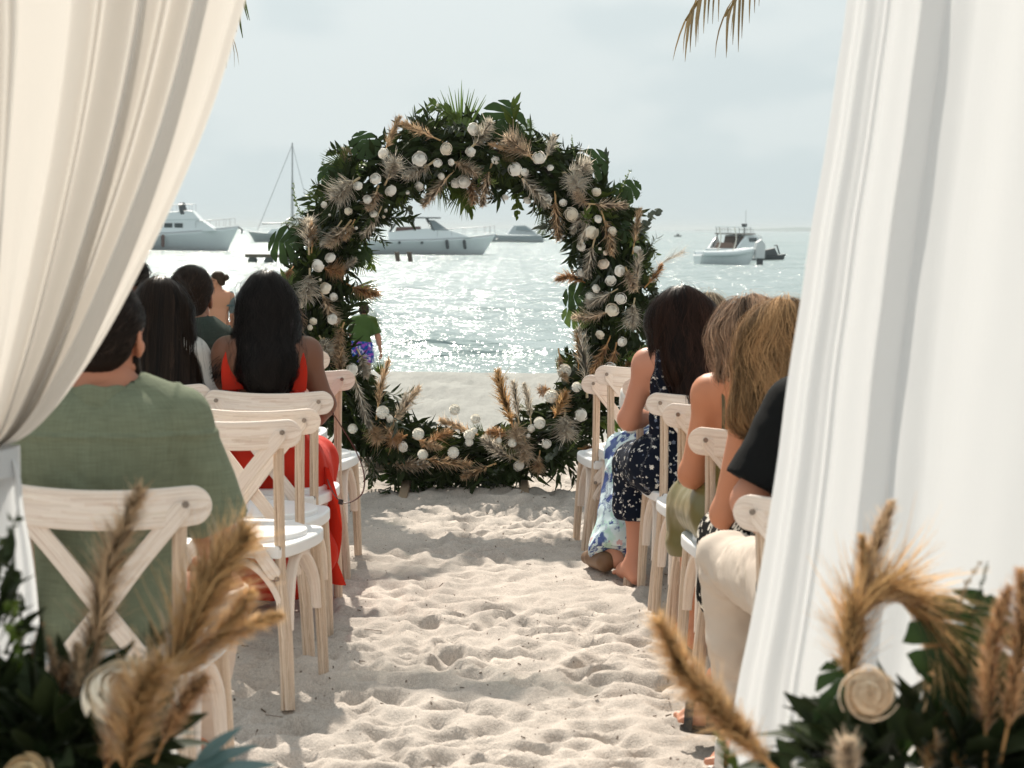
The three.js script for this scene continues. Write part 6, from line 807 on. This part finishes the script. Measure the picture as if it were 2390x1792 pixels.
{ // centre cruiser
  const t = boat('motor_yacht', 'white cruiser with dark fenders and hardtop, seen through the flower ring', 1000, 138, 0.10); const k = V(0, 0, 0); void k;
  part('hull', hullGeo(9.6, 3.1, 1.25), GEL, t); part('boot_stripe', hullGeo(9.45, 3.08, 0.02), DKTRIM, t);
  part('cabin', house([[-2.9, 1.0], [2.9, 1.25], [1.9, 1.55], [1.1, 1.75], [-0.2, 1.8], [-2.9, 1.55]], 2.3), GEL, t);
  part('windscreen', house([[0.15, 1.78], [1.3, 1.76], [0.3, 2.4], [0.0, 2.42]], 1.9, 0.85), phy(0.2, 0.24, 0.26, 0.15), t);
  part('hardtop', new THREE.BoxGeometry(3.9, 0.09, 2.2).translate(-1.2, 2.62, 0), DKTRIM, t); for (const [x0, x1] of [[-2.9, -2.1], [-1.1, -1.2], [0.4, -0.2]]) for (const z of [-0.95, 0.95]) part('hardtop_post', tube([V(x0, 1.5, z), V(x1, 2.62, z)], 0.05, { n: 2 }), DKTRIM, t);
  part('seat', house([[-2.4, 1.5], [-0.6, 1.5], [-0.7, 1.95], [-2.3, 1.9]], 1.5), std(0.16, 0.085, 0.075, 0.8), t);
  for (const x of [1.2, 2.45]) for (const z of [-1, 1]) part('fender', new THREE.CapsuleGeometry(0.12, 0.45, 6, 12).rotateZ(0.12).translate(x, 0.75, z * (x > 2 ? 1.32 : 1.5)), DKTRIM, t);
  for (const x of [-0.6, -2.2]) part('porthole', new THREE.CylinderGeometry(0.1, 0.1, 0.03, 14).rotateX(Math.PI / 2).translate(x, 0.85, 1.56), GLASS, t);
  railing(t, [[0.5, 1.3, 1.4], [2.5, 1.42, 1.15], [4.0, 1.52, 0.55], [4.7, 1.6, 0]], 0.5, 0.8); railing(t, [[0.5, 1.3, -1.4], [2.5, 1.42, -1.15], [4.0, 1.52, -0.55], [4.7, 1.6, 0]], 0.5, 0.8); part('anchor', tube([V(4.75, 1.5, 0), V(5.0, 1.2, 0), V(4.8, 1.1, 0)], 0.05, { n: 6 }), STEEL, t);
}
{ // left cruiser, crowded
  const t = boat('motor_yacht', 'large cruiser with upper deck rails, beside the swagged curtain', 418, 146, 0.03);
  part('hull', hullGeo(9.2, 3.4, 1.55, { rise: 0.05 }), GEL, t); part('boot_stripe', hullGeo(9.05, 3.38, 0.02), DKTRIM, t);
  part('cabin', house([[-3.6, 1.2], [3.0, 1.55], [2.0, 2.2], [1.6, 2.4], [-3.4, 2.25]], 2.7), GEL, t); for (let i = 0; i < 5; i++) for (const z of [-1, 1]) part('window', new THREE.BoxGeometry(0.62, 0.34, 0.03).translate(-2.9 + i * 0.78, 1.92, z * 1.265), GLASS, t);
  part('windscreen', house([[1.7, 2.25], [2.7, 1.75], [2.45, 1.7], [1.6, 2.05]], 2.2, 0.9), GLASS, t); part('upper_deck', house([[-3.3, 2.3], [1.7, 2.42], [1.2, 2.95], [0.8, 3.0], [-3.2, 2.6]], 2.3), GEL, t); part('radar_arch', sweep([V(0.5, 2.7, -1.0), V(0.3, 3.4, -0.85), V(0.3, 3.4, 0.85), V(0.5, 2.7, 1.0)], 0.3, 0.1, V(1, 0, 0), { n: 14 }), DKTRIM, t); part('radar', new THREE.CylinderGeometry(0.22, 0.25, 0.2, 16).translate(0.3, 3.55, 0), DKTRIM, t);
  for (const z of [-1.05, 1.05]) railing(t, [[-3.2, 2.6, z], [-1.0, 2.8, z], [1.2, 2.95, z]], 0.6, 0.5); railing(t, [[1.5, 1.75, 1.3], [3.3, 1.9, 0.8], [4.3, 2.0, 0]], 0.5, 0.7); railing(t, [[1.5, 1.75, -1.3], [3.3, 1.9, -0.8], [4.3, 2.0, 0]], 0.5, 0.7); part('anchor', tube([V(4.4, 1.9, 0), V(4.85, 1.6, 0), V(4.75, 1.35, 0)], 0.06, { n: 6 }), DKTRIM, t);
  for (const x of [-2.0, -0.9]) part('fender', new THREE.CapsuleGeometry(0.13, 0.7, 6, 12).translate(x, 0.75, 1.72), std(0.14, 0.08, 0.07, 0.7), t);
  part('seat', house([[-3.2, 2.5], [-1.2, 2.5], [-1.2, 2.95], [-3.2, 2.9]], 1.4), std(0.16, 0.10, 0.09, 0.8), t);
}
{ // second cruiser, farther
  const t = boat('speed_boat', 'grey sport boat anchored farthest out, right inside the ring', 1205, 262, 0.12);
  part('hull', hullGeo(8.0, 2.8, 1.25, { rise: -0.35 }), phy(0.36, 0.41, 0.43, 0.35), t); part('hull_stripe', hullGeo(8.06, 2.84, 0.42, { rise: -0.35 }), phy(0.5, 0.53, 0.53, 0.4), t); part('cabin', house([[-1.4, 1.15], [2.6, 1.05], [1.6, 1.9], [0.9, 2.3], [-0.6, 2.25]], 2.0), phy(0.46, 0.5, 0.52, 0.3), t); part('windscreen', house([[-0.3, 1.7], [1.7, 1.6], [0.95, 2.15], [-0.2, 2.12]], 2.02, 0.82), phy(0.22, 0.27, 0.29, 0.15), t); for (const z of [-1.2, 1.2]) railing(t, [[0.2, 1.25, z], [2.2, 1.15, z * 0.8], [3.6, 1.1, 0]], 0.35, 0.8);
}
{ // right cruiser, stern on
  const t = boat('cabin_cruiser', 'cabin cruiser with flybridge seen from its stern, near the straight curtain', 1722, 124, 0.93);
  t.scale.setScalar(0.76); part('hull', hullGeo(6.4, 3.1, 1.25), GEL, t); part('boot_stripe', hullGeo(6.3, 3.08, 0.02), DKTRIM, t); part('cabin', house([[-1.0, 1.0], [2.0, 1.3], [1.1, 2.0], [0.8, 2.15], [-0.9, 2.1]], 2.3), GEL, t); part('bulkhead', house([[-1.15, 1.0], [-1.0, 1.0], [-1.0, 2.0], [-1.12, 2.0]], 2.0), std(0.15, 0.11, 0.09, 0.7), t); for (const z of [-1, 1]) part('window', new THREE.BoxGeometry(1.2, 0.34, 0.03).translate(0.2, 1.75, z * 1.1), GLASS, t); part('hardtop', new THREE.BoxGeometry(2.7, 0.1, 2.4).translate(-0.9, 2.25, 0), std(0.22, 0.19, 0.17, 0.6), t);
  for (const z of [-1.1, 1.1]) { part('hardtop_post', tube([V(-2.6, 1.2, z * 1.05), V(-1.9, 2.25, z)], 0.05, { n: 2 }), DKTRIM, t); part('canopy_pole', tube([V(-2.1, 2.3, z), V(-2.2, 2.8, z)], 0.025, { n: 2 }), STEEL, t); part('canopy_pole', tube([V(-0.2, 2.3, z), V(-0.3, 2.8, z)], 0.025, { n: 2 }), STEEL, t); railing(t, [[-2.1, 2.3, z], [-1, 2.3, z], [0.2, 2.3, z]], 0.35, 0.5); part('side_panel', house([[-3.1, 0.9], [-0.8, 1.0], [-1.6, 1.95], [-2.2, 1.6]], 0.1).translate(0, 0, z * 1.25), GEL, t); }
  part('canopy', new THREE.BoxGeometry(2.3, 0.05, 2.3).translate(-1.2, 2.8, 0), GEL, t); part('radar', new THREE.CylinderGeometry(0.25, 0.2, 0.3, 14).translate(0.6, 2.95, 0), DKTRIM, t); part('radar_post', tube([V(0.6, 2.1, 0), V(0.6, 2.9, 0)], 0.04, { n: 2 }), DKTRIM, t); part('antenna', tube([V(-0.7, 2.2, 0.9), V(-0.75, 4.2, 0.9)], 0.018, { n: 2 }), STEEL, t); for (const z of [-1.2, 1.2]) railing(t, [[0.8, 1.5, z], [2.2, 1.62, z * 0.7], [3.1, 1.7, 0]], 0.45, 0.6);
  part('seat', house([[-2.6, 1.0], [-1.9, 1.0], [-1.9, 1.45], [-2.6, 1.45]], 1.8), std(0.2, 0.13, 0.1, 0.8), t); part('swim_platform', new THREE.BoxGeometry(0.7, 0.1, 2.6).translate(-3.5, 0.25, 0), DKTRIM, t);
}
{
  const t = boat('dinghy', 'small tender with outboard motor tied behind the stern-on cruiser', 1690, 112, 0.25); part('hull', hullGeo(3.6, 1.5, 0.62), GEL, t); part('tube_rim', tube([V(-1.7, 0.55, -0.7), V(0.2, 0.6, -0.72), V(1.3, 0.75, -0.3), V(1.6, 0.8, 0), V(1.3, 0.75, 0.3), V(0.2, 0.6, 0.72), V(-1.7, 0.55, 0.7)], 0.16, { n: 30, m: 12 }), GEL, t); part('bench', box(0.35, 0.08, 1.2, -0.3, 0.62, 0), std(0.15, 0.10, 0.08, 0.7), t); part('outboard_motor', house([[1.75, 0.35], [2.25, 0.35], [2.3, 1.1], [2.1, 1.35], [1.85, 1.2]], 0.4), phy(0.6, 0.61, 0.61, 0.4), t); part('motor_leg', house([[1.95, -0.3], [2.2, -0.3], [2.2, 0.4], [1.95, 0.4]], 0.16), DKTRIM, t); for (const x of [-0.6, 0.35]) part('davit', tube([V(x, 0.6, 0), V(x + 0.28, 1.4, -0.1), V(x + 0.2, 2.1, -0.2)], 0.035, { n: 8 }), phy(0.6, 0.58, 0.52, 0.4), t);
}
{ // sailing boat
  const t = boat('sailing_boat', 'sailing boat with bare mast left of the flower ring', 658, 232, 3.05); part('hull', hullGeo(8.2, 2.6, 1.05), phy(0.30, 0.34, 0.34, 0.5), t); part('cabin', house([[-1.8, 1.0], [1.6, 1.05], [1.0, 1.55], [-1.6, 1.5]], 1.5), GEL, t); part('mast', tube([V(-1.3, 1.0, 0), V(-1.3, 11.9, 0)], (s) => lerp(0.11, 0.08, s), { n: 4 }), STEEL, t); part('boom', tube([V(-1.3, 2.3, 0), V(2.4, 2.2, 0)], 0.09, { n: 2 }), STEEL, t); part('forestay', tube([V(-1.3, 11.7, 0), V(3.0, 1.3, 0)], 0.035, { n: 2, m: 5 }), STEEL, t); part('backstay', tube([V(-1.3, 11.7, 0), V(-4.0, 1.2, 0)], 0.03, { n: 2, m: 5 }), STEEL, t); for (const z of [-1, 1]) part('shroud', tube([V(-1.3, 10.5, 0), V(-1.3, 1.1, z * 1.2)], 0.025, { n: 2, m: 5 }), STEEL, t);
}
{
  const t = boat('motor_boat', 'tiny dark boat far out near the horizon, right of the ring', 1577, 520, 0.1); t.scale.setScalar(0.5); part('hull', hullGeo(4.2, 1.8, 0.8), std(0.12, 0.15, 0.15, 0.6), t); part('cabin', house([[-0.8, 0.7], [0.6, 0.8], [0.4, 1.5], [-0.7, 1.5]], 1.2), std(0.14, 0.16, 0.16, 0.6), t);
  const j = boat('jet_ski', 'small dark jet ski floating right of the stern-on cruiser', 1796, 126, 0.2, 'jet ski'); part('hull', hullGeo(1.9, 0.9, 0.35), DKTRIM, j); part('seat', house([[-0.6, 0.3], [0.3, 0.35], [0.1, 0.75], [-0.5, 0.62]], 0.35), DKTRIM, j); part('handlebar', tube([V(0.25, 0.95, -0.3), V(0.3, 1.0, 0), V(0.25, 0.95, 0.3)], 0.03, { n: 6 }), DKTRIM, j); part('steering_column', tube([V(0.5, 0.4, 0), V(0.3, 1.0, 0)], 0.05, { n: 2 }), DKTRIM, j);
}
{
  const p = ground(885, 586, SEA), b = thing('buoy', 'small orange buoy at the left inner edge of the ring', 'buoy', [p.x, SEA, p.z]); part('float', new THREE.SphereGeometry(0.45, 18, 14).scale(1.2, 0.85, 1).translate(0, 0.25, 0), std(0.75, 0.09, 0.04, 0.5), b); part('eye', new THREE.TorusGeometry(0.09, 0.025, 8, 16).translate(0, 0.68, 0), STEEL, b);
  [[931, 0], [960, 1]].forEach(([x, k]) => { const q = ground(x, 611, SEA), w = thing('mooring_post', k ? 'wooden mooring post under the ring cruiser, nearer its bow' : 'wooden mooring post under the ring cruiser, nearer its stern', 'post', [q.x, SEA, q.z], 0, 'mooring posts'); part('pole', tube([V(0, -0.6, 0), V(-0.06, 0.15, 0), V(-0.12, 0.5, 0)], 0.13, { n: 4, m: 12 }), std(0.10, 0.07, 0.05, 0.9), w); part('cap', new THREE.CylinderGeometry(0.16, 0.16, 0.06, 14).translate(-0.12, 0.52, 0), std(0.14, 0.10, 0.07, 0.9), w); });
  const f = ground(628, 614, SEA), u = thing('floating_pontoon', 'low dark floating pontoon just left of the flower ring', 'pontoon', [f.x, SEA, f.z], 0.05); part('deck', box(2.4, 0.16, 0.9, 0, 0.38, 0), std(0.12, 0.10, 0.07, 0.9), u); for (const x of [-0.85, 0, 0.85]) part('drum', new THREE.CylinderGeometry(0.22, 0.22, 0.8, 16).rotateX(Math.PI / 2).translate(x, 0.12, 0), std(0.06, 0.08, 0.07, 0.7), u);
}
const renderer = new THREE.WebGLRenderer({ antialias: true });
renderer.setSize(1024, 768);
renderer.toneMapping = THREE.LinearToneMapping;
renderer.toneMappingExposure = 1.25;
renderer.shadowMap.enabled = true;
renderer.render(scene, camera);
